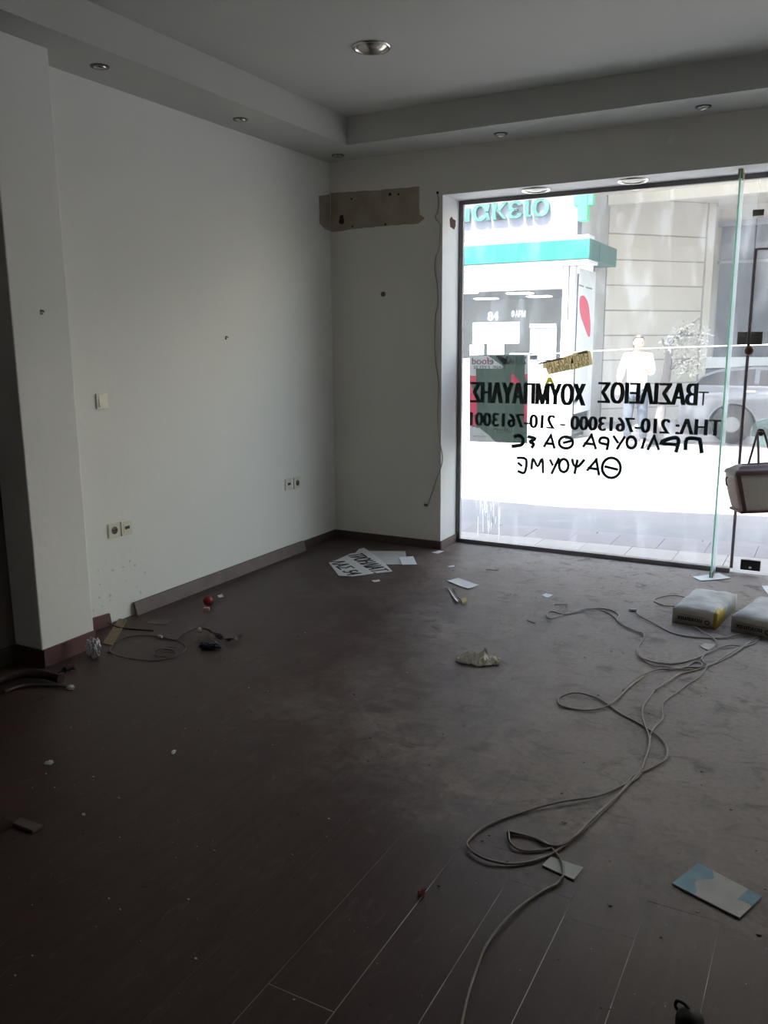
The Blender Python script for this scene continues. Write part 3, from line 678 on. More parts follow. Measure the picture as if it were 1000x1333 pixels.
# clear strip and yellow bit
sheet('plastic_strip', [(583, 767), (590, 769), (600, 784), (594, 786)], mat('clear orange plastic', (.38, .30, .27), .2), 'crinkled clear plastic strip in front of the white sheet', 'plastic strip', curl=.03, seed=9)
sheet('foam_scrap', [(600, 782), (607, 780), (608, 785), (602, 787)], mat('mustard foam', (.36, .29, .10), .7), 'mustard yellow foam scrap beside the clear plastic strip', 'scrap', thick=.012, curl=.0)
def crumple(name, uv, sx, sy, sz, m, label, cat, seed, rot=0, amp=.35, spike=None):
    p = F(*uv); bm = NB(); bmesh.ops.create_icosphere(bm, subdivisions=4, radius=1)
    for v in bm.verts:
        d = v.co.copy(); k = 1+amp*(abs(nrand(d, 1.6, seed))*2-.4)+amp*.6*(abs(nrand(d, 4, seed+3))*2-.4)
        if spike:
            for (dx, dy, dz, g) in spike:
                a_ = max(0, d.dot(Vector((dx, dy, dz)).normalized())); k += g*a_**9
        v.co = Vector((d.x*k*sx, d.y*k*sy, d.z*k*sz))
    zm = min(v.co.z for v in bm.verts)*.75
    for v in bm.verts: v.co.z = max(v.co.z, zm)-zm
    bm.transform(Matrix.Translation(p) @ Matrix.Rotation(rot, 4, 'Z')); o = obj(name, bm, m); return tag(o, label, cat)
def crumpled_sheet(name, u, v, L_, W_, H_, rot, m, label, cat, seed, peaks):
    p0 = F(u, v); bm = NB(); n = 22; G = []
    for i_ in range(n+1):
        row = []
        for j_ in range(n+1):
            s_, t_ = 2*i_/n-1, 2*j_/n-1
            wv = W_*(1-.55*abs(s_)**1.5)*(1+.3*nrand((s_, 0, seed), 2)); x_ = L_*s_*(1+.12*nrand((t_, s_, seed), 2)); y_ = wv*t_+.25*W_*nrand((s_, t_, seed+2), 2.5)
            z_ = H_*(.45*abs(nrand((s_*1.2, t_*1.2, seed+4), 2.6))+.6*abs(nrand((s_*2, t_*2, seed+6), 3)))
            for (ps, pt, ph_, pr_) in peaks: z_ += H_*ph_*max(0, 1-math.hypot(s_-ps, (t_-pt)*.7)/pr_)**1.3
            row.append(bm.verts.new((x_, y_, z_*(1-.6*max(abs(s_), abs(t_))**4)+.0015)))
        G.append(row)
    for i_ in range(n):
        for j_ in range(n): bm.faces.new((G[i_][j_], G[i_+1][j_], G[i_+1][j_+1], G[i_][j_+1]))
    bm.transform(Matrix.Translation(p0) @ Matrix.Rotation(rot, 4, 'Z')); o = obj(name, bm, m); md = o.modifiers.new('s', 'SOLIDIFY'); md.thickness = .0012; md.offset = 1
    return tag(o, label, cat)
crumpled_sheet('crumpled_tissue', 623, 862, .105, .058, .078, .25, mat('cream tissue', (.80, .76, .66), .9, var=.1, scale=30), 'crumpled cream tissue in the middle of the floor', 'tissue', 3, [(.25, 0, .62, .34), (-.45, .1, .2, .6)])
crumple('crumpled_paper', (123, 856), .030, .030, .048, mat('silvery white crumpled paper', (.62, .62, .64), .6, var=.25, scale=35), 'crumpled white paper ball at the foot of the pillar', 'paper ball', 5, .3, .4)
# red ball and pinkish block
p = F(267, 790); bm = NB(); bmesh.ops.create_uvsphere(bm, u_segments=24, v_segments=14, radius=.030); bm.transform(Matrix.Translation(p+Vector((0, .03, .029)))); tag(obj('red_ball', bm, mat('glossy red plastic', (.30, .012, .018), .3, var=.3, scale=30), None, True), 'small red ball on the floor by the left wall', 'ball')
bm = NB(); box(bm, -.016, .016, -.012, .012, 0, .020, bev=.002); bm.transform(Matrix.Translation(F(269, 795)) @ Matrix.Rotation(.5, 4, 'Z')); tag(obj('pale_block', bm, mat('peach block', (.48, .32, .26), .7)), 'tiny peach coloured block in front of the red ball', 'block')
sheet('paper_scrap', [(283, 776), (289, 774), (291, 777), (286, 779)], paper_m, 'tiny white scrap just right of the red ball', 'paper', curl=.006)
# cardboard strip leaning on the skirting with string
sheet('cardboard_strip', [(134, 839), (155, 807), (165, 808), (147, 842)], mat('yellowish wood strip', (.24, .18, .10), .7, var=.2, scale=20), 'yellowish flat wooden strip at the foot of the left wall', 'wood strip', thick=.008, curl=.0)
bm = NB(); tube(bm, spline([F(140, 815)+Vector((0, 0, .022)), F(152, 819)+Vector((0, 0, .014)), F(166, 819)+Vector((0, 0, .004)), F(200, 822)+Vector((0, 0, .004))], 4), .0035, 6)
tag(obj('short_cord', bm, mat('dark cord', (.05, .035, .03), .7)), 'short dark cord crossing the wooden strip', 'cord')
# skirting piece fallen by the corner
bm = NB(); prism(bm, [Vector((.01, -2.63, .001)), Vector((.01, -2.375, .001)), Vector((.01, -2.385, .068)), Vector((.01, -2.63, .082))], (.013, 0, 0)); tag(obj('skirting_offcut', bm, skirt_red_m), 'short red-brown skirting offcut standing at the wall by the pillar', 'skirting offcut')
# long detached skirting leaning at the wall
A = F(186, 803); Bq = F(391, 716); bm = NB()
n_ = Vector((1, 0, 0)); up_ = Vector((-.016, 0, .075))
prism(bm, [A, A+Vector((.016, 0, .001)), A+Vector((.016, 0, .001))+up_, A+up_], Vector((.006, 0, 0))+Vector((0, (Bq-A).y, 0))+Vector((0.0, 0, 0)))
zm = min(v.co.z for v in bm.verts); xm = min(v.co.x for v in bm.verts)
for v in bm.verts: v.co.z -= zm; v.co.x += .006-xm
lb = obj('skirting_board', bm, skirt_pale_m); tag(lb, 'long loose dusty skirting board leaning along the left wall', 'skirting board')
# wire coil
wire_m = mat('thin brown wire', (.11, .085, .07), .5)
def coil(bm, cu, cv, ru, rv_, r, z=.004, n=20, wob=1.5, seed=0, a0=0, a1=2*PI):
    rr = random.Random(seed); P = []
    for k in range(n+1):
        a_ = a0+(a1-a0)*k/n; P.append(F(cu+ru*math.cos(a_)+rr.gauss(0, wob*.25), cv+rv_*math.sin(a_)+rr.gauss(0, wob*.12))+Vector((0, 0, z+.003*math.sin(3*a_+seed))))
    tube(bm, spline(P, 3), r, 6)
bm = NB(); coil(bm, 192, 845, 50, 16, .0028, seed=1, z=.006)
coil(bm, 215, 851, 14, 5.5, .002, seed=2, a1=5*PI, n=40, z=.004); coil(bm, 222, 848, 10, 4, .002, seed=3, z=.009)
tube(bm, spline([F(142, 850)+Vector((0, 0, .004)), F(150, 838)+Vector((0, 0, .008)), F(172, 830)+Vector((0, 0, .01)), F(205, 829)+Vector((0, 0, .006)), F(228, 834)+Vector((0, 0, .004)), F(238, 826)+Vector((0, 0, .004)), F(265, 812)+Vector((0, 0, .003))], 4), .0025, 6)
wc = tag(obj('wire_coil', bm, wire_m), 'loose ring of thin brown wire beside the wooden strip', 'wire')
bm = NB(); q = F(209, 831); box(bm, q.x-.012, q.x+.012, q.y-.008, q.y+.008, .004, .016, bev=.002); obj('wire_plug', bm, mat('cream plug', (.4, .38, .34), .6), wc)
bm = NB(); base = F(121, 832); tube(bm, spline([base+Vector((0, 0, .05)), base+Vector((-.045, -.01, .10)), base+Vector((-.05, -.012, .14)), base+Vector((-.035, 0, .145)), base+Vector((.01, 0, .07)), base+Vector((.03, .0, .005))], 4), .0018, 6)
tag(obj('bent_wire', bm, wire_m), 'bent thin wire standing above the crumpled white paper ball', 'wire')
sheet('flat_scrap', [(190, 812), (198, 807), (222, 807), (218, 814), (198, 821)][:4], mat('dull brown card', (.14, .12, .115), .8, var=.2, scale=20), 'flat dull brown card behind the wire ring', 'card', curl=.006)
# purple wrapper
ww = thing('crumpled_wrapper', 'crumpled dark blue and white wrapper with a trailing strap', 'wrapper')
def ribbon(name, pix, zs, wd, m, parent, th=.0015):
    P = spline([F(u, v)+Vector((0, 0, z)) for (u, v), z in zip(pix, zs)], 4); bm = NB(); prev = None
    for i, p in enumerate(P):
        t = (P[min(i+1, len(P)-1)]-P[max(i-1, 0)]).normalized(); s_ = t.cross(Vector((0, 0, 1))).normalized()*wd*(1+.3*math.sin(i*1.7))
        tw = Vector((0, 0, .012*math.sin(i*.9)))
        r_ = [bm.verts.new(p-s_-tw+Vector((0, 0, .012))), bm.verts.new(p+s_+tw+Vector((0, 0, .012))), bm.verts.new(p+s_+tw+Vector((0, 0, .012+th))), bm.verts.new(p-s_-tw+Vector((0, 0, .012+th)))]
        if prev:
            for k in range(4): bm.faces.new((prev[k], prev[(k+1) % 4], r_[(k+1) % 4], r_[k]))
        prev = r_
    bmesh.ops.recalc_face_normals(bm, faces=bm.faces)
    return obj(name, bm, m, parent)
ribbon('wrapper_fold', [(256, 838), (258, 828), (268, 825), (276, 833), (284, 842)], [0, .012, .014, .004, 0], .009, mat('pinkish film', (.15, .115, .11), .5), ww)
ribbon('wrapper_strap', [(268, 826), (282, 831), (296, 836), (308, 833), (315, 831)], [.02, .008, .0, .0, .0], .007, mat('dark film', (.045, .032, .033), .4), ww)
o = crumple('wrapper_body', (273, 844), .050, .024, .016, mat('dark blue film', (.035, .038, .075), .35), 'x', 'x', 11, .3, .4); o.parent = ww; o['label'] = 'dark blue crumpled film'; del o['category']
# dark curved pipe and strips at the left edge
P = spline([F(-30, 905)+Vector((0, 0, .03)), F(0, 893)+Vector((0, 0, .03)), F(30, 886)+Vector((0, 0, .032)), F(55, 886)+Vector((0, 0, .03)), F(80, 891)+Vector((0, 0, .026))], 5)
bm = NB(); tube(bm, P, .021, 14); tag(obj('curved_pipe', bm, mat('very dark red rubber', (.035, .016, .014), .5, var=.2, scale=20)), 'thick dark reddish curved pipe at the left edge of the floor', 'pipe')
P = spline([F(6, 903)+Vector((0, 0, .008)), F(30, 896)+Vector((0, 0, .012)), F(60, 894)+Vector((0, 0, .01)), F(92, 897)+Vector((0, 0, .008))], 4)
bm = NB(); tube(bm, P, lambda t: .009*(1-.6*t), 8); tag(obj('thin_strip', bm, mat('dusty mauve strip', (.12, .085, .08), .7)), 'thin dusty strip lying in front of the dark curved pipe', 'strip')
crumple('plaster_scrap', (92, 897), .02, .012, .008, paper_m, 'small pale plaster scrap at the tip of the thin strip', 'scrap', 8, 0, .5)
ribbon('x', [(74, 881), (82, 877), (90, 876), (98, 873)], [0, .002, .002, 0], .010, mat('black rubber', (.015, .012, .012), .6), None).name = 'rubber_strip'
tag(bpy.data.objects['rubber_strip'], 'short black ridged rubber strip behind the curved pipe', 'rubber strip')
# bits
sheet('wood_offcut', [(17, 1075), (27, 1068), (56, 1078), (43, 1085)], mat('dull brown wood', (.13, .10, .09), .7), 'small dull brown wood offcut at lower left of the floor', 'wood offcut', thick=.010, curl=.0)
crumple('plaster_chip', (64, 995), .012, .006, .007, paper_m, 'small pale plaster chip behind the brown wood offcut', 'plaster chip', 21, .8, .5)
crumple('plaster_chip', (226, 981), .005, .010, .007, paper_m, 'small white upright chip alone in the middle of the dark floor', 'plaster chip', 22, .1, .4)
crumple('plaster_chip', (109, 1061), .006, .004, .003, dirty_paper_m, 'tiny pale chip right of the brown wood offcut', 'plaster chip', 23, 0, .4)
crumple('red_scrap', (549, 1165), .006, .014, .008, mat('red plastic', (.25, .015, .02), .35), 'small red plastic scrap in front of the cable loop', 'scrap', 24, -.3, .4)
# dark rubber stop at the bottom edge
bm = NB(); q = F(897, 1345); lathe(bm, [(.0, 0), (.026, 0), (.030, .008), (.031, .03), (.029, .042), (.020, .052), (0, .055)], 24, q)
ds = tag(obj('door_stop', bm, mat('very dark brown rubber', (.010, .007, .006), .7)), 'dark rounded rubber door stop at the bottom edge', 'door stop')
bm = NB(); tube(bm, spline([q+Vector((-.024, .012, .034)), q+Vector((-.034, .016, .044)), q+Vector((-.030, .018, .056)), q+Vector((-.016, .014, .058)), q+Vector((-.004, .01, .050))], 4), .004, 8); obj('hook', bm, bpy.data.materials['very dark brown rubber'], ds)
# torn paper by the cables
sheet('paper_scrap', [(911, 842), (918, 838), (932, 840), (922, 848)], mat('cream scrap', (.40, .37, .33), .8), 'torn cream paper scrap among the cables near the bags', 'paper', curl=.012)
sheet('paper_scrap', [(705, 775), (711, 773), (720, 775), (713, 779)], paper_m, 'small white curl of paper left of the cement bags', 'paper', curl=.006)
for (u0, v0, u1, v1, lb_) in [(722, 788, 739, 787, 'thin pale stick left of the cement bags'), (633, 742, 649, 743, 'thin pale stick near the shop window sill'), (686, 808, 697, 812, 'thin pale stick left of the long cable loop')]:
    bm = NB(); tube(bm, [F(u0, v0)+Vector((0, 0, .004)), F(u1, v1)+Vector((0, 0, .004))], .003, 6); tag(obj('stick', bm, mat('pale stick', (.42, .38, .33), .7)), lb_, 'stick')
# crumbs, uncountable
bm = NB(); rr = random.Random(4)
for k in range(700):
    u = rr.random()*1000; v = 715+rr.random()**1.5*600; p = F(u, v)
    if not (.02 < p.x < 5.5 and p.y < .2): continue
    if u < 130 and v < 880: continue
    s = .0010+.0035*rr.random()**4
    ang = rr.random()*6; dz = s*.5
    pts = [Vector((p.x+s*(1+.6*rr.random())*math.cos(ang+q*PI/2), p.y+s*(.5+.5*rr.random())*math.sin(ang+q*PI/2), .0004)) for q in range(4)]
    prism(bm, pts, (0, 0, dz), 0 if rr.random() < .7 else 1)
o = obj('floor_crumbs', bm, [mat('dark crumbs', (.035, .028, .026), .8), mat('plaster crumbs', (.45, .42, .38), .8)]); tag(o, 'scattered dark and pale crumbs and grit all over the floor', 'debris', kind='stuff')

# ---------------------------------------------------------------- cables
def c1(l): return [(700+a/3.333, 730+b/3.333) for a, b in l]
def c4(l): return [(590+a/3.226, 880+b/3.226) for a, b in l]
def c5(l): return [(500+a/2, 1080+b/2) for a, b in l]
def cable(name, runs, r, label, m=cable_m):
    t = None
    for k, run in enumerate(runs):
        P = [F(u, v)+Vector((0, 0, r+.001+.006*max(0, math.sin(i_*1.3+k)))) for i_, (u, v) in enumerate(run)]
        bm = NB(); tube(bm, spline(P, 6), r, 8)
        if t is None: t = tag(obj(name, bm, m), label, 'cable')
        else: obj('cable_run', bm, m, t)
    return t
run_a = c1([(110, 240), (60, 258), (40, 240), (60, 222), (120, 235), (200, 218), (260, 212), (320, 218), (352, 240), (345, 262), (375, 290), (430, 312), (462, 335), (440, 370), (430, 400), (450, 430), (520, 448), (600, 450), (680, 430), (760, 395), (830, 375), (900, 374), (950, 352), (958, 318), (975, 296)])
run_b = c1([(110, 240), (200, 224), (250, 213), (310, 232), (352, 264), (400, 300), (455, 322), (458, 345), (436, 385), (450, 425), (500, 460), (560, 470), (640, 476), (720, 465), (800, 435), (870, 395), (940, 345), (1000, 325)])
run_c = c4([(1000, 30), (950, 65), (890, 110), (876, 150), (880, 180), (835, 235), (815, 330), (790, 400), (760, 440), (715, 485), (640, 565), (540, 660), (470, 715), (410, 722), (330, 682), (225, 662)])
run_c = c1([(650, 262), (700, 305), (765, 345), (770, 370), (715, 420), (720, 445), (735, 465), (700, 510), (650, 540)])+run_c[1:]
run_d = c1([(960, 345), (900, 372), (830, 410), (760, 450), (680, 480), (620, 495), (560, 535), (510, 567)])+c4([(850, 60), (800, 130), (798, 190), (825, 285), (800, 370), (775, 430), (700, 470), (600, 515), (450, 540), (300, 575), (150, 630), (70, 690), (66, 735), (140, 782), (260, 795), (380, 768), (470, 715), (560, 635), (650, 550), (712, 485), (755, 425), (830, 393), (895, 355), (885, 285), (800, 215), (700, 160), (620, 105), (520, 80), (450, 95), (448, 125), (520, 145), (600, 147), (670, 120), (740, 50), (800, 5)])+c1([(370, 567), (430, 515), (520, 480), (620, 472), (680, 444), (712, 452), (700, 470), (640, 470)])
run_f = c4([(232, 664), (330, 682), (390, 705), (428, 745), (455, 790), (460, 850), (430, 885)])+c5([(440, 150), (380, 185), (320, 240), (268, 305), (240, 370), (220, 430), (203, 506), (195, 560)])
run_g = c4([(232, 664), (240, 710), (290, 738), (380, 735), (450, 712), (520, 680), (600, 590), (700, 500), (745, 450), (790, 400)])
cable('extension_cable', [run_d, run_a], .0038, 'long tan cable with wide loops across the right of the floor')
cable('twin_cable', [run_b], .0033, 'second tan cable doubling the first from the far loop to the cement bags')
cable('trailing_cable', [run_c, run_g, run_f], .0036, 'tan cable from under the cement bag running to the bottom edge')
pc = cable('plug_cable', [c1([(430, 222), (440, 245), (500, 275), (580, 315), (680, 335), (800, 340), (870, 328), (930, 318)])], .004, 'short tan cable with white end right of the far loop')
bm = NB(); tube(bm, [F(819, 795.5)+Vector((0, 0, .008)), F(829, 796)+Vector((0, 0, .008))], .008, 10); o = obj('plug', bm, paper_m, pc); o['label'] = 'white plug end'
cable('looped_cable', [c1([(640, 162), (600, 158), (560, 158), (515, 166), (508, 180), (550, 198), (600, 205), (650, 208)])], .0036, 'short cable loop sticking out left of the cement bags')

# ---------------------------------------------------------------- cement bags
bag_m = mat('dusty paper sack', (.60, .585, .555), .75, scale=9, col2=(.40, .39, .37), bump=.5, bscale=18)
yel_m = mat('yellow sack corner', (.50, .34, .02), .55, var=.2, scale=30)
bagside_m = mat('pale sack side', (.52, .49, .42), .7, var=.15, scale=20)
def sack(name, x0, x1, y0, y1, h, rz, label, seed):
    t = thing(name, label, 'cement bag', ((x0+x1)/2, (y0+y1)/2, 0), rz, 'paper bags of building adhesive'); hw = (x1-x0)/2; hd = (y1-y0)/2
    bm = NB(); n = 14
    def S_(u, v, top):
        # rounded pillow profile
        ex = (1-abs(u)**3)**.5; ey = (1-abs(v)**3.2)**.5; e = ex*ey
        x = hw*u; y = hd*v; z = h*(.5+(.5 if top else -.5)*(.52+.48*e))
        z = max(z, .001 if not top else z)
        if top: z += .010*nrand((x*9, y*9, seed), 1)+.004*nrand((x*30, y*30, seed), 1)
        return Vector((x*(1+.02*nrand((x, z*9, seed), 3)), y, z))
    grid = {}
    for top in (0, 1):
        for i in range(n+1):
            for j in range(n+1):
                u, v = -1+2*i/n, -1+2*j/n; p = S_(u, v, top)
                if not top: p.z = .001
                grid[(i, j, top)] = bm.verts.new(p)
    mids = {}
    def face(vs, mi):
        f = bm.faces.new(vs); f.material_index = mi; f.smooth = True
    for i in range(n):
        for j in range(n):
            u, v = -1+2*(i+.5)/n, -1+2*(j+.5)/n
            corner = (u > .80 and v < -.45) or (u < -.9 and v < -.6)
            face((grid[(i, j, 1)], grid[(i+1, j, 1)], grid[(i+1, j+1, 1)], grid[(i, j+1, 1)]), 1 if (u > .80 and v < -.6+.5*(u-.8)) else 0)
            face((grid[(i, j, 0)], grid[(i, j+1, 0)], grid[(i+1, j+1, 0)], grid[(i+1, j, 0)]), 0)
    def edge_id(k):
        if k < n: return (k, 0)
        if k < 2*n: return (n, k-n)
        if k < 3*n: return (3*n-k, n)
        return (0, 4*n-k)
    for k in range(4*n):
        a, b = edge_id(k), edge_id((k+1) % (4*n)); ca = grid[(*a, 1)].co.lerp(grid[(*a, 0)].co, .5)
        u = -1+2*(a[0]+b[0])/2/n; v = -1+2*(a[1]+b[1])/2/n
        mi = 2
        if (v < -.99 and (u < -.93)) or (u > .99 and v < -.1) or (v < -.99 and u > .80): mi = 1
        elif u > .99 or u < -.99: mi = 0
        bl = .006
        va, vb = grid[(*a, 1)].co, grid[(*b, 1)].co
        face((grid[(*a, 0)], grid[(*b, 0)], grid[(*b, 1)], grid[(*a, 1)]), mi)
    obj('sack_body', bm, [bag_m, yel_m, bagside_m], t)
    me = text_mesh('novamix', hw*1.15, .028, thick=.001, bold=.05); me.transform(frame_matrix((-hw*.20, -hd-.0025, h*.30), (-1, 0, 0), (0, 0, -1))); obj('sack_lettering', me, black_m, t)
    bm = NB(); tube(bm, [Vector((hw*.60+.011*math.cos(a_), -hd-.0022, h*.30+.011*math.sin(a_))) for a_ in [2*PI*k/16 for k in range(16)]], .0028, 6, True); obj('sack_logo', bm, black_m, t)
    bm = NB(); box(bm, -hw*.7, hw*.5, -hd-.0030, -hd-.0020, h*.50, h*.50+.003); obj('printed_line', bm, mat('thin grey print', (.2, .18, .15), .7), t)
    return t
sack('cement_bag', 2.755, 2.985, -.945, -.50, .108, math.radians(-7), 'dusty paper adhesive bag with yellow corner, left of the pair', 1)
sack('cement_bag', 3.075, 3.305, -.965, -.52, .108, math.radians(-13), 'dusty paper adhesive bag cut by the right edge of the photo', 2)

# ================================================================ the street outside
ROADZ = -.06
asph_m = mat('grey asphalt', (.175, .177, .185), .85, var=.12, scale=6, bump=.2, bscale=80)
road = struct(obj('road', B(-25, 25, .34, 30, -.3, ROADZ), asph_m), 'grey asphalt street outside the shop', 'road')
# pavement of cream and pinkish slabs, slightly askew to the shop front
pav = struct(obj('pavement', B(-6, 9, .335, .345, -.2, -.03), mat('mortar bed', (.23, .21, .20), .9)), 'narrow tiled pavement in front of the shop window', 'pavement')
sub = NB(); A0, A1 = Vector((-6, .405, 0)), Vector((9, 1.92, 0))
prism(sub, [Vector((-6, .346, -.25)), Vector((9, .346, -.25)), Vector((9, 1.93, -.25)), Vector((-6, .42, -.25))], (0, 0, .218)); obj('slab_bed', sub, bpy.data.materials['mortar bed'], pav)
cream_t = mat('cream paving slab', (.36, .325, .285), .8, var=.12, scale=12, bump=.2); pink_t = mat('pinkish grey paving slab', (.225, .20, .205), .8, var=.12, scale=12, bump=.2)
def ln_(x, a, b): return a[1]+(b[1]-a[1])*(x-a[0])/(b[0]-a[0])
e1 = ((.862, .678), (2.021, .755)); e2 = ((.958, 1.095), (1.918, 1.193))
k = 0; x = -2.2
while x < 7:
    W_ = .335
    for (lo, hi, m_, off) in ((lambda q: .352, lambda q: ln_(q, *e1), cream_t, 0), (lambda q: ln_(q, *e1)+.004, lambda q: ln_(q, *e2)-.09, pink_t, .17)):
        xa, xb = x+off, x+off+W_-.004
        bm = NB(); prism(bm, [Vector((xa, lo(xa), -.032)), Vector((xb, lo(xb), -.032)), Vector((xb, hi(xb), -.032)), Vector((xa, hi(xa), -.032))], (0, 0, .022+.002*random.random())); obj('paving_slab', bm, m_, pav)
    x += W_
bm = NB(); x = -2.2
while x < 7:
    bm = NB(); xa, xb = x, x+.79; prism(bm, [Vector((xa, ln_(xa, *e2)-.084, -.2)), Vector((xb, ln_(xb, *e2)-.084, -.2)), Vector((xb, ln_(xb, *e2), -.2)), Vector((xa, ln_(xa, *e2), -.2))], (0, 0, .188)); obj('kerb_stone', bm, pink_t, pav); x += .8
# our own building above, unseen; height and skewed edge shaped to shade the near street
bm = NB(); zt = 4.7; X1, X2 = -8, 12
ye = lambda q: 2.264+.206*(q-.107)-.413*zt
prism(bm, [Vector((X1, -9, 3.2)), Vector((X2, -9, 3.2)), Vector((X2, ye(X2) if ye(X2) < 1.4 else 1.4, 3.2)), Vector((6, ye(6), 3.2)), Vector((.5, .345, 3.2)), Vector((X1, .345, 3.2))], (0, 0, zt-3.2))
ub = struct(obj('upper_storey', bm, mat('rendered facade', (.6, .58, .54), .9)), 'unseen upper storey above the shop, shaped to shade the street', 'building')
bm = NB(); box(bm, -8, -.25, .0, .33, -.3, 3.2); box(bm, RX+.2, 12, .0, .33, -.3, 3.2); obj('ground_facade', bm, bpy.data.materials['rendered facade'], ub)

# ---------------------------------------------------------------- pharmacy across the street
ph = thing('pharmacy', 'white pharmacy shop across the street with teal sign band', 'shop building')
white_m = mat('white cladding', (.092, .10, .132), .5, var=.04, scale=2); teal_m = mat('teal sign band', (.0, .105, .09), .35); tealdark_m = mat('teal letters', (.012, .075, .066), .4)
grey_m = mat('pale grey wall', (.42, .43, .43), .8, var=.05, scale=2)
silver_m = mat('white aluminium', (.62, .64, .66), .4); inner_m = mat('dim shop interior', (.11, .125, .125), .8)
XE = -.40
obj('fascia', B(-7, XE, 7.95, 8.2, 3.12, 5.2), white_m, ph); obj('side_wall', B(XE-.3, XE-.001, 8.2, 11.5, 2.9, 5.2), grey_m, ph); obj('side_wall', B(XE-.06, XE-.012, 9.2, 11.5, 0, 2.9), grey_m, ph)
obj('sign_band', B(-7, -.10, 7.6, 8.2, 2.76, 3.06, .01), teal_m, ph); obj('side_sign_band', B(-.399, -.10, 8.205, 9.35, 2.76, 3.06, .01), teal_m, ph)
obj('band_trim', B(-7, -.12, 7.62, 8.2, 2.70, 2.755), silver_m, ph)
bm = NB(); box(bm, -7, -.12, 7.615, 7.95, 3.065, 3.115); obj('band_cap', bm, silver_m, ph)
obj('blind_box', B(-7, -.62, 7.98, 8.2, 2.36, 2.695), mat('white roller blind', (.8, .8, .8), .5), ph)
for xx in (-.61, -.50): obj('corner_column', B(xx, xx+.09, 7.97, 8.1, 0, 2.695), silver_m, ph)
obj('corner_post', B(-.425, -.40, 9.16, 9.20, 0, 2.755), silver_m, ph)
# interior
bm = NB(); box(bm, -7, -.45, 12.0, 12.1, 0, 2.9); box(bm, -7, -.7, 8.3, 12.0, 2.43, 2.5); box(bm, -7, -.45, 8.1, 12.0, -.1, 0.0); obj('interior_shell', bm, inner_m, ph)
lp = emit('ceiling panel light', 'ffffff', 6)
for (u, v, Y) in [(604, 381, 10), (677, 382, 10), (633, 389, 11), (702, 386, 11), (726, 372, 9)]:
    q = at(2, 2.42, u, v); obj('light_panel', B(q.x-.22, q.x+.22, q.y-.15, q.y+.15, 2.412, 2.428), lp, ph) if 8.3 < q.y < 11.8 else None
obj('shop_glass', B(-7, -.62, 8.02, 8.035, .0, 2.36), far_glass_m, ph)
def shop_rect(u0, u1, v0, v1, m, name, y=8.0, t=.012):
    a = at(1, y, u0, v0); b = at(1, y, u1, v1); return obj(name, B(min(a.x, b.x), max(a.x, b.x), y-t, y, b.z, a.z), m, ph)
wp = mat('white poster paper', (.72, .73, .74), .7)
shop_rect(616, 676, 420, 447, wp, 'window_poster')
o = shop_rect(691, 724, 426, 470, mat('pale blue poster', (.13, .19, .28), .6, scale=4, col2=(.30, .34, .38)), 'window_poster'); o['label'] = 'pale blue poster'
shop_rect(690, 724, 422, 426, wp, 'poster_rail', 7.985)
shop_rect(530, 735, 468, 585, wp, 'lower_panel')
for (u0, u1, v0, v1) in [(612, 630, 449, 468), (635, 656, 447, 468), (664, 700, 460, 468)]: shop_rect(u0, u1, v0, v1, wp, 'window_notice')
gr_m = mat('grey print', (.2, .22, .22), .6); rd_m = mat('pink red print', (.65, .08, .14), .6)
def fl_text(s, u0, u1, v0, v1, m, y, bold=0, name='lettering'):
    a = at(1, y, u0, v0); b = at(1, y, u1, v1); return lettering(name, s, m, ph, (a+b)/2, (1, 0, 0), (0, 0, 1), b.x-a.x, a.z-b.z, bold=bold, thick=.004)
fl_text('84', 635, 649, 406, 417, wp, 7.98, .05)
fl_text('ΦΑΡΜ', 666, 684, 404, 413, wp, 7.98, .0)
fl_text('Pfe', 662, 675, 431, 438, rd_m, 7.98, 0)
for pts in ([(652, 434), (656, 431), (668, 423.5), (670, 424.5), (658, 433)], [(620, 426), (622, 424.5), (628, 424), (627, 426), (622, 427.5)]):
    bm = NB(); prism(bm, [at(1, 7.985, u, v) for u, v in pts], (0, .003, 0)); obj('poster_drawing', bm, gr_m, ph)
# big teal letters
a = at(1, 7.93, 480, 285); b = at(1, 7.93, 716, 254)
me = text_mesh('φαρμακείο', 2.62, .46, thick=.05, bold=.03)
zb = at(1, 7.93, 706, 280).z; xr = at(1, 7.93, 716, 268).x
# baseline of the letters: descender of the first letter reaches lower
me.transform(Matrix.Translation((xr-1.31, 7.92, zb+.115)) @ Matrix.Rotation(PI/2, 4, 'X')); obj('sign_letters', me, tealdark_m, ph)
# green cross blade sign
gc = mat('green cross plastic', (.05, .62, .30), .4, trans=.3)
zz = at(1, 7.85, 760, 288).z
bm = NB(); box(bm, -.335, -.20, 7.72, 7.90, zz, zz+.75); box(bm, -.41, -.12, 7.74, 7.88, zz+.22, zz+.50); obj('cross_sign', bm, gc, ph)
# side sign with red drop shape
sg = obj('side_sign', B(-.405, -.392, 8.15, 9.15, .35, 2.68), mat('white lit sign sheet', (.70, .74, .80), .4), ph)
def SP(u, v): return at(0, -.388, u, v)
P = spline([SP(750+ (q[0]), q[1]) for q in [(6, 386), (11, 385.5), (16, 395), (18, 410), (19, 425), (18, 438), (15, 436), (10, 422), (6, 410), (4.5, 395)]], 3, True)
bm = NB(); prism(bm, P, (-.003, 0, 0)); o = obj('red_drop_print', bm, rd_m, ph)
bm = NB()
for (u0, u1, v) in ((754, 760, 370), (763, 771, 373)):
    prism(bm, [SP(u0, v), SP(u1, v+2), SP(u1, v+4), SP(u0, v+2)], (-.003, 0, 0))
obj('sign_caption', bm, gr_m, ph)

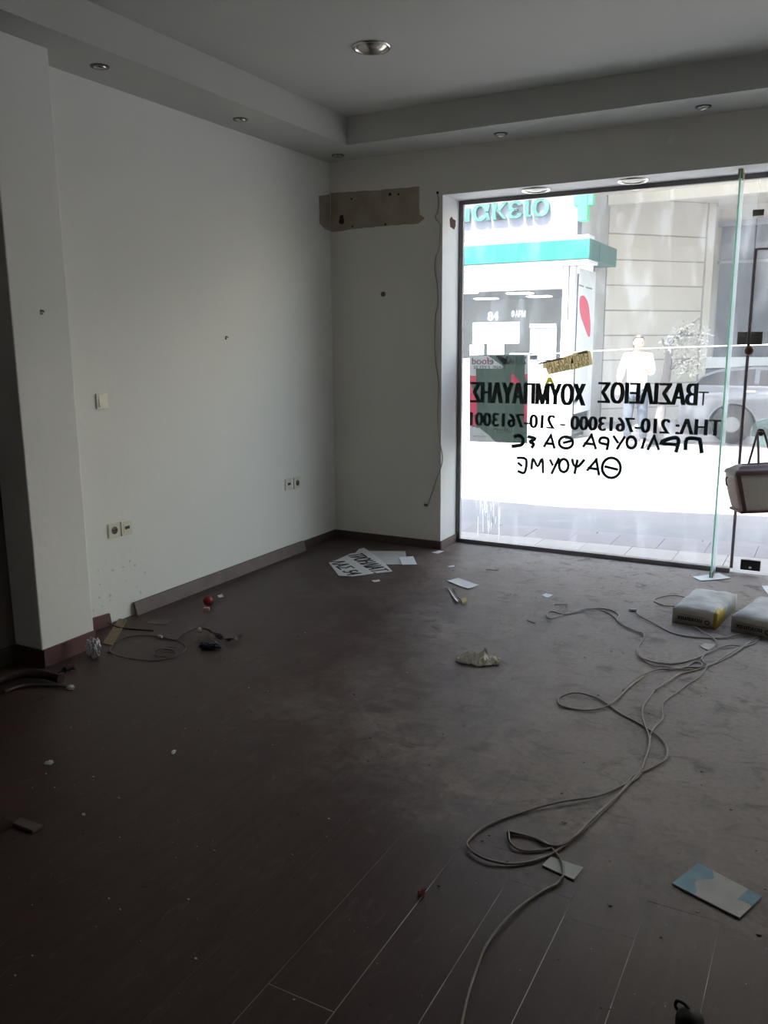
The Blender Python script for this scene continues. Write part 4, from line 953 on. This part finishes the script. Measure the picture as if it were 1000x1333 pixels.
# ---------------------------------------------------------------- arcaded beige building on the corner
ar = thing('arcade_building', 'beige clad building with deep arcade across the street', 'building')
beige_m = mat('beige cladding', (.54, .515, .475), .7, var=.05, scale=2); soff_m = mat('beige soffit', (.70, .68, .62), .8)
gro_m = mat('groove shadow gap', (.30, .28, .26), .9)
PA = Vector((-.3, 10.0, 0)); dW = Vector((.66, .75, 0)).normalized(); nW = Vector((.75, -.66, 0)).normalized()
def wallpiece(s0, s1, z0, z1, d0, d1, m, name):
    bm = NB(); a = PA+dW*s0; b = PA+dW*s1
    prism(bm, [a+nW*d0+Vector((0, 0, z0)), b+nW*d0+Vector((0, 0, z0)), b+nW*d1+Vector((0, 0, z0)), a+nW*d1+Vector((0, 0, z0))], (0, 0, z1-z0)); return obj(name, bm, m, ar)
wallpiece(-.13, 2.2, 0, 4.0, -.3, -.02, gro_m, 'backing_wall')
zg = 3.39
zs_ = [0]+[3.39-.44*k for k in range(7, -1, -1)]+[4.0]
zs_ = sorted(set(round(z, 3) for z in zs_ if z >= 0))
for a, b in zip(zs_, zs_[1:]):
    wallpiece(-.13, 1.98, a+.012, b-.012, -.02, 0, beige_m, 'cladding_panel')
wallpiece(2.0, 2.16, 0, 4.0, -.02, .03, beige_m, 'pilaster')
obj('back_wall', B(.9, 12, 12.02, 12.3, 0, 4.0), beige_m, ar)
dk = mat('dark blue grey glass', (.10, .115, .14), .15, spec=.6, scale=3, col2=(.07, .08, .1))
for k in range(4): obj('dark_window', B(1.22+k*1.25, 1.22+k*1.25+1.2, 11.98, 12.01, .5, 3.62), dk, ar)
bm = NB(); box(bm, 1.18, 12, 11.95, 12.015, 2.95, 3.0); box(bm, 1.15, 12, 11.93, 12.015, 3.62, 3.72); box(bm, 1.15, 12, 11.93, 12.015, .4, .5); obj('window_rail', bm, mat('grey rail', (.22, .235, .26), .5), ar)
q = at(1, 11.7, 905, 465)
obj('white_ledge', B(q.x, 12, 11.6, 11.92, at(1, 11.6, 940, 479).z, at(1, 11.6, 940, 465).z), silver_m, ar); obj('ledge_base', B(q.x, 12, 11.65, 11.9, 0.06, 1.0), mat('blue grey low wall', (.17, .185, .21), .8), ar)
bm = NB(); prism(bm, [Vector(p) for p in [(-.08, 6.45, 4.0), (14, 6.45, 4.0), (14, 12.3, 4.0), (-.39, 12.3, 4.0), (-.39, 8.21, 4.0), (-.08, 8.21, 4.0)]], (0, 0, .4)); obj('arcade_slab', bm, soff_m, ar)  # unseen front edge and left strip shaped to keep sun off the arcade
obj('lintel_beam', B(-.38, 14, 9.72, 9.86, 3.84, 3.999), soff_m, ar)
obj('upper_floors', B(-.08, 14, 6.9, 12.3, 4.4, 6.5), beige_m, ar)
obj('arcade_pavement', B(-.35, 14, 8.6, 12.0, -.25, 0.06), mat('grey arcade floor', (.33, .33, .34), .8), ar)
bm = NB(); box(bm, 9.5, 9.9, 6.6, 7.0, -.05, 4.0); obj('arcade_column', bm, beige_m, ar)
bm = NB(); prism(bm, [Vector((-9, 8.2, -.1)), Vector((-7, 8.0, -.1)), Vector((-7, 12, -.1)), Vector((-9, 12, -.1))], (0, 0, 5.2)); obj('neighbour_wall', bm, grey_m, ph)
obj('roof_block', B(-7, -.72, 8.21, 12.2, 3.12, 5.2), grey_m, ph)

# ---------------------------------------------------------------- parked car
car = thing('parked_car', 'blue-grey parked car under the arcade, behind the lettering', 'car')
car_m = mat('blue grey car paint', (.22, .235, .26), .3, .2, spec=.6); cg = mat('dark car glass', (.018, .02, .026), .25, spec=.25); tyre_m = mat('tyre', (.02, .02, .02), .8)
CX, CY, CZ = 1.22, 8.45, -.08
# sections along X: x, half width, z of belt, z top
prof_low = [(0, .30), (0, .62), (.10, .80), (.25, .88), (4.1, .90), (4.25, .75), (4.28, .45), (4.25, .28), (3.75, .22), (.5, .22)]
def car_shell(prof, yi, yo, name, m, bev=.05):
    bm = NB(); prism(bm, [Vector((CX+x, CY+yi, CZ+ROADZ+.05+z)) for x, z in prof], (0, yo-yi, 0)); bmesh.ops.bevel(bm, geom=[e for e in bm.edges], offset=bev, segments=3, affect='EDGES')
    return obj(name, bm, m, car, True)
car.location = (0, 0, 0)
body_prof = [(-.02, .32), (-.02, .62), (.08, .86), (.20, .93), (3.25, .93), (4.1, .82), (4.25, .60), (4.25, .30), (3.98, .22)]
def wheel_arch(cx, r, z0=.22):
    return [(cx+r*math.cos(a), max(z0, .30+r*math.sin(a))) for a in [PI*k/8 for k in range(9)]]
body_prof += wheel_arch(3.4, .36)+wheel_arch(.78, .36)+[(.25, .22)]
car_shell(body_prof, 0, 1.62, 'body', car_m, .025)
cab = [(x, .9+(z-.9)*.66) for x, z in [(.12, .90), (.30, 1.18), (.50, 1.30), (1.0, 1.36), (1.9, 1.36), (2.35, 1.28), (3.1, .90)]]
bm = NB()
n_ = len(cab); s0 = [Vector((CX+x, CY+.05+.13*max(0, (z-.9)/.31), CZ+ROADZ+.05+z)) for x, z in cab]; s1 = [Vector((p.x, CY+1.62-(p.y-CY), p.z)) for p in s0]
A_ = [bm.verts.new(p) for p in s0]; B_ = [bm.verts.new(p) for p in s1]
bm.faces.new(A_[::-1]); bm.faces.new(B_)
for i in range(n_): bm.faces.new((A_[i], A_[(i+1) % n_], B_[(i+1) % n_], B_[i]))
bmesh.ops.recalc_face_normals(bm, faces=bm.faces); bmesh.ops.bevel(bm, geom=list(bm.edges), offset=.03, segments=3, affect='EDGES'); obj('cabin', bm, car_m, car, True)
def side_glass(pts):
    bm = NB(); prism(bm, [Vector((CX+x, CY+.05+.13*max(0, (z-.9)/.31)-.006, CZ+ROADZ+.05+z)) for x, z in sq(pts)], (0, .004, 0)); obj('side_window', bm, cg, car)
sq = lambda l: [(x, .9+(z-.9)*.66) for x, z in l]
side_glass([(.20, .94), (.30, 1.12), (.52, 1.25), (1.05, 1.32), (1.05, .94)]); side_glass([(1.12, .94), (1.12, 1.30), (1.85, 1.30), (1.85, .94)]); side_glass([(1.93, .94), (1.93, 1.29), (2.28, 1.22), (2.85, .94)])
for cx in (.78, 3.4):
    for yy in (-.005, 1.45):
        bm = NB(); lathe(bm, [(0, 0), (.17, 0), (.19, .015), (.29, .0), (.30, .03), (.30, .15), (.0, .17)], 24); bm.transform(Matrix.Translation((CX+cx, CY+yy+.01, ROADZ+.301)) @ Matrix.Rotation(-PI/2, 4, 'X')); o = obj('wheel', bm, tyre_m, car, True)
        if yy < 0:
            bm = NB(); lathe(bm, [(0, -.006), (.04, -.010), (.10, -.004), (.12, .0)], 20); bm.transform(Matrix.Translation((CX+cx, CY+yy+.01, ROADZ+.301)) @ Matrix.Rotation(-PI/2, 4, 'X')); obj('hub_cap', bm, mat('grey hub', (.16, .16, .17), .4), o)
for (x, z) in ((.95, .80), (1.75, .80)):
    bm = NB(); box(bm, CX+x, CX+x+.14, CY-.02, CY-.001, ROADZ+z, ROADZ+z+.03, bev=.005); obj('door_handle', bm, silver_m, car)
bm = NB(); box(bm, CX+2.55, CX+2.73, CY-.16, CY-.01, ROADZ+.95, ROADZ+1.07, bev=.03); obj('wing_mirror', bm, car_m, car, True)

# ---------------------------------------------------------------- young street tree
tr = thing('street_tree', 'slanting young street tree with thin pale foliage behind the glass', 'tree')
bark_m = mat('grey bark', (.15, .14, .14), .9, var=.3, scale=20, bump=.5)
TY = 7.95
def T(u, v, dy=0): return at(1, TY+dy, u, v)
bm = NB(); base = T(856, 575); base.z = ROADZ
trunk = spline([base, T(860, 540), T(866, 500), T(870, 470), T(874, 440)], 5); tube(bm, trunk, lambda t: .085-.035*t, 10); obj('trunk', bm, bark_m, tr)
for P in ([T(873, 445), T(882, 437), T(895, 426), T(911, 414)], [T(871, 462), T(866, 452), T(862, 440)], [T(874, 442), T(885, 438), T(900, 436), T(920, 437)], [T(868, 482), T(880, 476), T(892, 468), T(903, 466)]):
    bm = NB(); tube(bm, spline(P, 4), lambda t: .032-.022*t, 8); obj('branch', bm, bark_m, tr)
bm = NB(); rr = random.Random(9)
for (u, v, s, n_) in [(895, 432, 14, 150), (880, 450, 14, 130), (912, 440, 10, 90), (905, 470, 16, 120), (888, 478, 14, 90)]:
    for k in range(n_):
        c = T(u+rr.gauss(0, s*.6), v+rr.gauss(0, s*.5), rr.gauss(0, .15)); a = Vector((rr.gauss(0, 1), rr.gauss(0, 1), rr.gauss(0, 1))).normalized(); b_ = a.orthogonal().normalized(); L_ = .028+.02*rr.random()
        vs = [bm.verts.new(c+a*L_), bm.verts.new(c+b_*L_*.4), bm.verts.new(c-a*L_), bm.verts.new(c-b_*L_*.4)]; bm.faces.new(vs)
o = obj('leaves', bm, mat('dusty grey green leaves', (.34, .34, .31), .8, trans=.3), tr); o['kind'] = 'stuff'
# white overhead wire across the street
bm = NB(); tube(bm, spline([at(1, 6.2, 560, 470), at(1, 6.2, 775, 457), at(1, 6.2, 860, 453), at(1, 6.2, 1060, 447)], 6), .006, 6)
pw = [at(1, 6.2, 560, 470), at(1, 6.2, 1060, 447)]
tag(obj('white_wire', bm, mat('white wire', (.9, .9, .9), .5)), 'thin white wire stretched across the street behind the glass', 'wire')
for q in pw:
    bm = NB(); tube(bm, [Vector((q.x, q.y, ROADZ)), Vector((q.x, q.y, q.z+.1))], .02, 10); box(bm, q.x-.1, q.x+.1, q.y-.1, q.y+.1, ROADZ, ROADZ+.03)
    tag(obj('wire_post', bm, silver_m), 'thin left post holding the white wire' if q is pw[0] else 'thin right post holding the white wire', 'post')

# ---------------------------------------------------------------- person crossing the street
pe = thing('person', 'person in a white shirt and blue jeans standing in the sunlit street', 'person')
skin_m = mat('skin', (.50, .30, .22), .5); shirt_m = mat('white shirt', (.78, .76, .76), .8); jean_m = mat('blue grey jeans', (.05, .066, .09), .8, var=.2, scale=20); hair_m = mat('dark hair', (.03, .022, .018), .6)
PXp, PYp = .76, 7.35
def skinmesh(name, nodes, edges, m, parent, sub=2, root=0):
    me = bpy.data.meshes.new(name); me.from_pydata([n_[0] for n_ in nodes], edges, []); me.materials.append(m)
    o = bpy.data.objects.new(name, me); C.objects.link(o); o.parent = parent
    md = o.modifiers.new('skin', 'SKIN'); sv = me.skin_vertices[0].data
    for k, n_ in enumerate(nodes): sv[k].radius = (n_[1], n_[2] if len(n_) > 2 else n_[1])
    sv[root].use_root = True; md.use_smooth_shade = True
    s = o.modifiers.new('sub', 'SUBSURF'); s.levels = sub; s.render_levels = sub
    return o
pz = ROADZ
def pp(x, y, z): return (PXp+x, PYp+y, pz+z)
H = 1.66
nodes = [(pp(0, 0, .90), .135, .10), (pp(0, 0, 1.05), .12, .09), (pp(0, .0, 1.22), .145, .10), (pp(0, 0, 1.36), .13, .085), (pp(0, -.01, 1.44), .05), (pp(0, -.015, 1.49), .05),
 (pp(-.17, 0, 1.36), .052), (pp(-.25, .02, 1.12), .042), (pp(-.24, -.10, .92), .033), (pp(.16, 0, 1.36), .052), (pp(.22, -.04, 1.12), .042), (pp(.13, -.22, 1.20), .032),
 (pp(-.09, 0, .84), .085), (pp(-.10, -.05, .48), .062), (pp(-.11, .02, .10), .040), (pp(-.11, -.10, .04), .038),
 (pp(.09, 0, .84), .085), (pp(.11, -.02, .48), .062), (pp(.12, .08, .10), .040), (pp(.12, -.04, .04), .038)]
edges = [(0, 1), (1, 2), (2, 3), (3, 4), (4, 5), (3, 6), (6, 7), (7, 8), (3, 9), (9, 10), (10, 11), (0, 12), (12, 13), (13, 14), (14, 15), (0, 16), (16, 17), (17, 18), (18, 19)]
bd = skinmesh('body', nodes, edges, skin_m, pe)
# clothes: slightly larger shells
sh = skinmesh('shirt', [(pp(0, 0, .84), .165, .125), (pp(0, 0, 1.05), .155, .12), (pp(0, 0, 1.22), .170, .125), (pp(0, 0, 1.36), .145, .10), (pp(-.17, 0, 1.36), .068), (pp(-.25, .02, 1.12), .058), (pp(-.248, -.04, 1.02), .052), (pp(.16, 0, 1.36), .068), (pp(.22, -.04, 1.12), .058), (pp(.19, -.10, 1.14), .052), (pp(0, 0, 1.42), .07)],
 [(0, 1), (1, 2), (2, 3), (3, 4), (4, 5), (5, 6), (3, 7), (7, 8), (8, 9), (3, 10)], shirt_m, pe)
jn = skinmesh('jeans', [(pp(0, 0, .90), .15, .115), (pp(-.09, 0, .82), .10), (pp(-.10, -.05, .48), .078), (pp(-.11, .015, .12), .062), (pp(.09, 0, .82), .10), (pp(.11, -.02, .48), .078), (pp(.12, .075, .12), .062)], [(0, 1), (1, 2), (2, 3), (0, 4), (4, 5), (5, 6)], jean_m, pe)
# head with face
bm = NB(); bmesh.ops.create_uvsphere(bm, u_segments=24, v_segments=18, radius=1)
for v in bm.verts:
    x, y, z = v.co; k = 1-.18*max(0, -z)**1.5
    v.co = Vector((x*.074*k, y*.092*k-(.012 if z < 0 and y < 0 else 0), z*.112))
    if abs(x) < .25 and y < -.85 and -.35 < z < .12: v.co.y -= .016*(1-abs(x)/.25)
    if .25 < abs(x) < .55 and y < -.6 and -.05 < z < .2: v.co.y += .008
bm.transform(Matrix.Translation(pp(0, -.02, 1.555)) @ Matrix.Rotation(.5, 4, 'Z') @ Matrix.Rotation(.12, 4, 'X')); hd_ = obj('head', bm, skin_m, pe, True)
HM = Matrix.Translation(pp(0, -.02, 1.555)) @ Matrix.Rotation(.5, 4, 'Z') @ Matrix.Rotation(.12, 4, 'X')
bm = NB(); bmesh.ops.create_uvsphere(bm, u_segments=24, v_segments=16, radius=1)
for v in bm.verts:
    x, y, z = v.co
    v.co = Vector((x*.084, y*.098+.012, z*.116+.012))
    if y < -.25 and z < .45: v.co = Vector((x*.05, .0, z*.08))
bm.transform(HM); obj('hair', bm, hair_m, pe, True)
for sx in (-1, 1):
    bm = NB(); bmesh.ops.create_uvsphere(bm, u_segments=10, v_segments=8, radius=.010); bm.transform(HM @ Matrix.Translation((sx*.028, -.078, .004))); obj('eye', bm, black_m, hd_, True)
    bm = NB(); bmesh.ops.create_uvsphere(bm, u_segments=10, v_segments=8, radius=1)
    for v in bm.verts: v.co = Vector((v.co.x*.008, v.co.y*.018, v.co.z*.028))
    bm.transform(HM @ Matrix.Translation((sx*.075, .0, -.005))); obj('ear', bm, skin_m, hd_, True)
bm = NB(); box(bm, -.022, .022, -.091, -.083, -.062, -.053, bev=.002); bm.transform(HM); obj('mouth', bm, mat('lips', (.35, .12, .1), .5), hd_)
def hand(wrist, dirv, side):
    w_ = Vector(wrist); d = Vector(dirv).normalized(); s_ = d.cross(Vector((0, 0, 1))).normalized()
    nd = [(tuple(w_), .024), (tuple(w_+d*.05), .030, .016), (tuple(w_+d*.085), .028, .014)]; ed = [(0, 1), (1, 2)]
    for k in range(4):
        o_ = s_*(-.027+.018*k); L_ = (.06, .075, .07, .055)[k]
        i0 = len(nd); nd += [(tuple(w_+d*.095+o_), .0085), (tuple(w_+d*(.095+L_*.55)+o_+Vector((0, 0, -.006))), .008), (tuple(w_+d*(.095+L_)+o_+Vector((0, 0, -.02))), .007)]; ed += [(2, i0), (i0, i0+1), (i0+1, i0+2)]
    i0 = len(nd); t_ = s_*side; nd += [(tuple(w_+d*.045+t_*.035), .010), (tuple(w_+d*.085+t_*.055), .009)]; ed += [(1, i0), (i0, i0+1)]
    return skinmesh('hand', nd, ed, skin_m, pe, 1)
hand(pp(-.24, -.10, .92), (0, -.3, -1), 1) if False else hand(pp(-.24, -.10, .92), (.05, -.75, -.6), -1)
hand(pp(.13, -.22, 1.20), (-.5, -.6, .35), 1)
for sx, yo in ((-.11, -.06), (.12, .0)):
    bm = NB(); box(bm, -.045, .045, -.14, .12, .0, .075, bev=.025); bm.transform(Matrix.Translation(pp(sx, yo, 0))); obj('shoe', bm, mat('white shoe', (.6, .6, .6), .6), pe, True)
bm = NB(); box(bm, -.09, .09, -.012, .0, -.07, .07, bev=.002); bm.transform(Matrix.Translation(pp(.05, -.36, 1.23)) @ Matrix.Rotation(.5, 4, 'X')); tag(obj('held_papers', bm, paper_m), 'white papers in the hand of the person outside', 'papers')
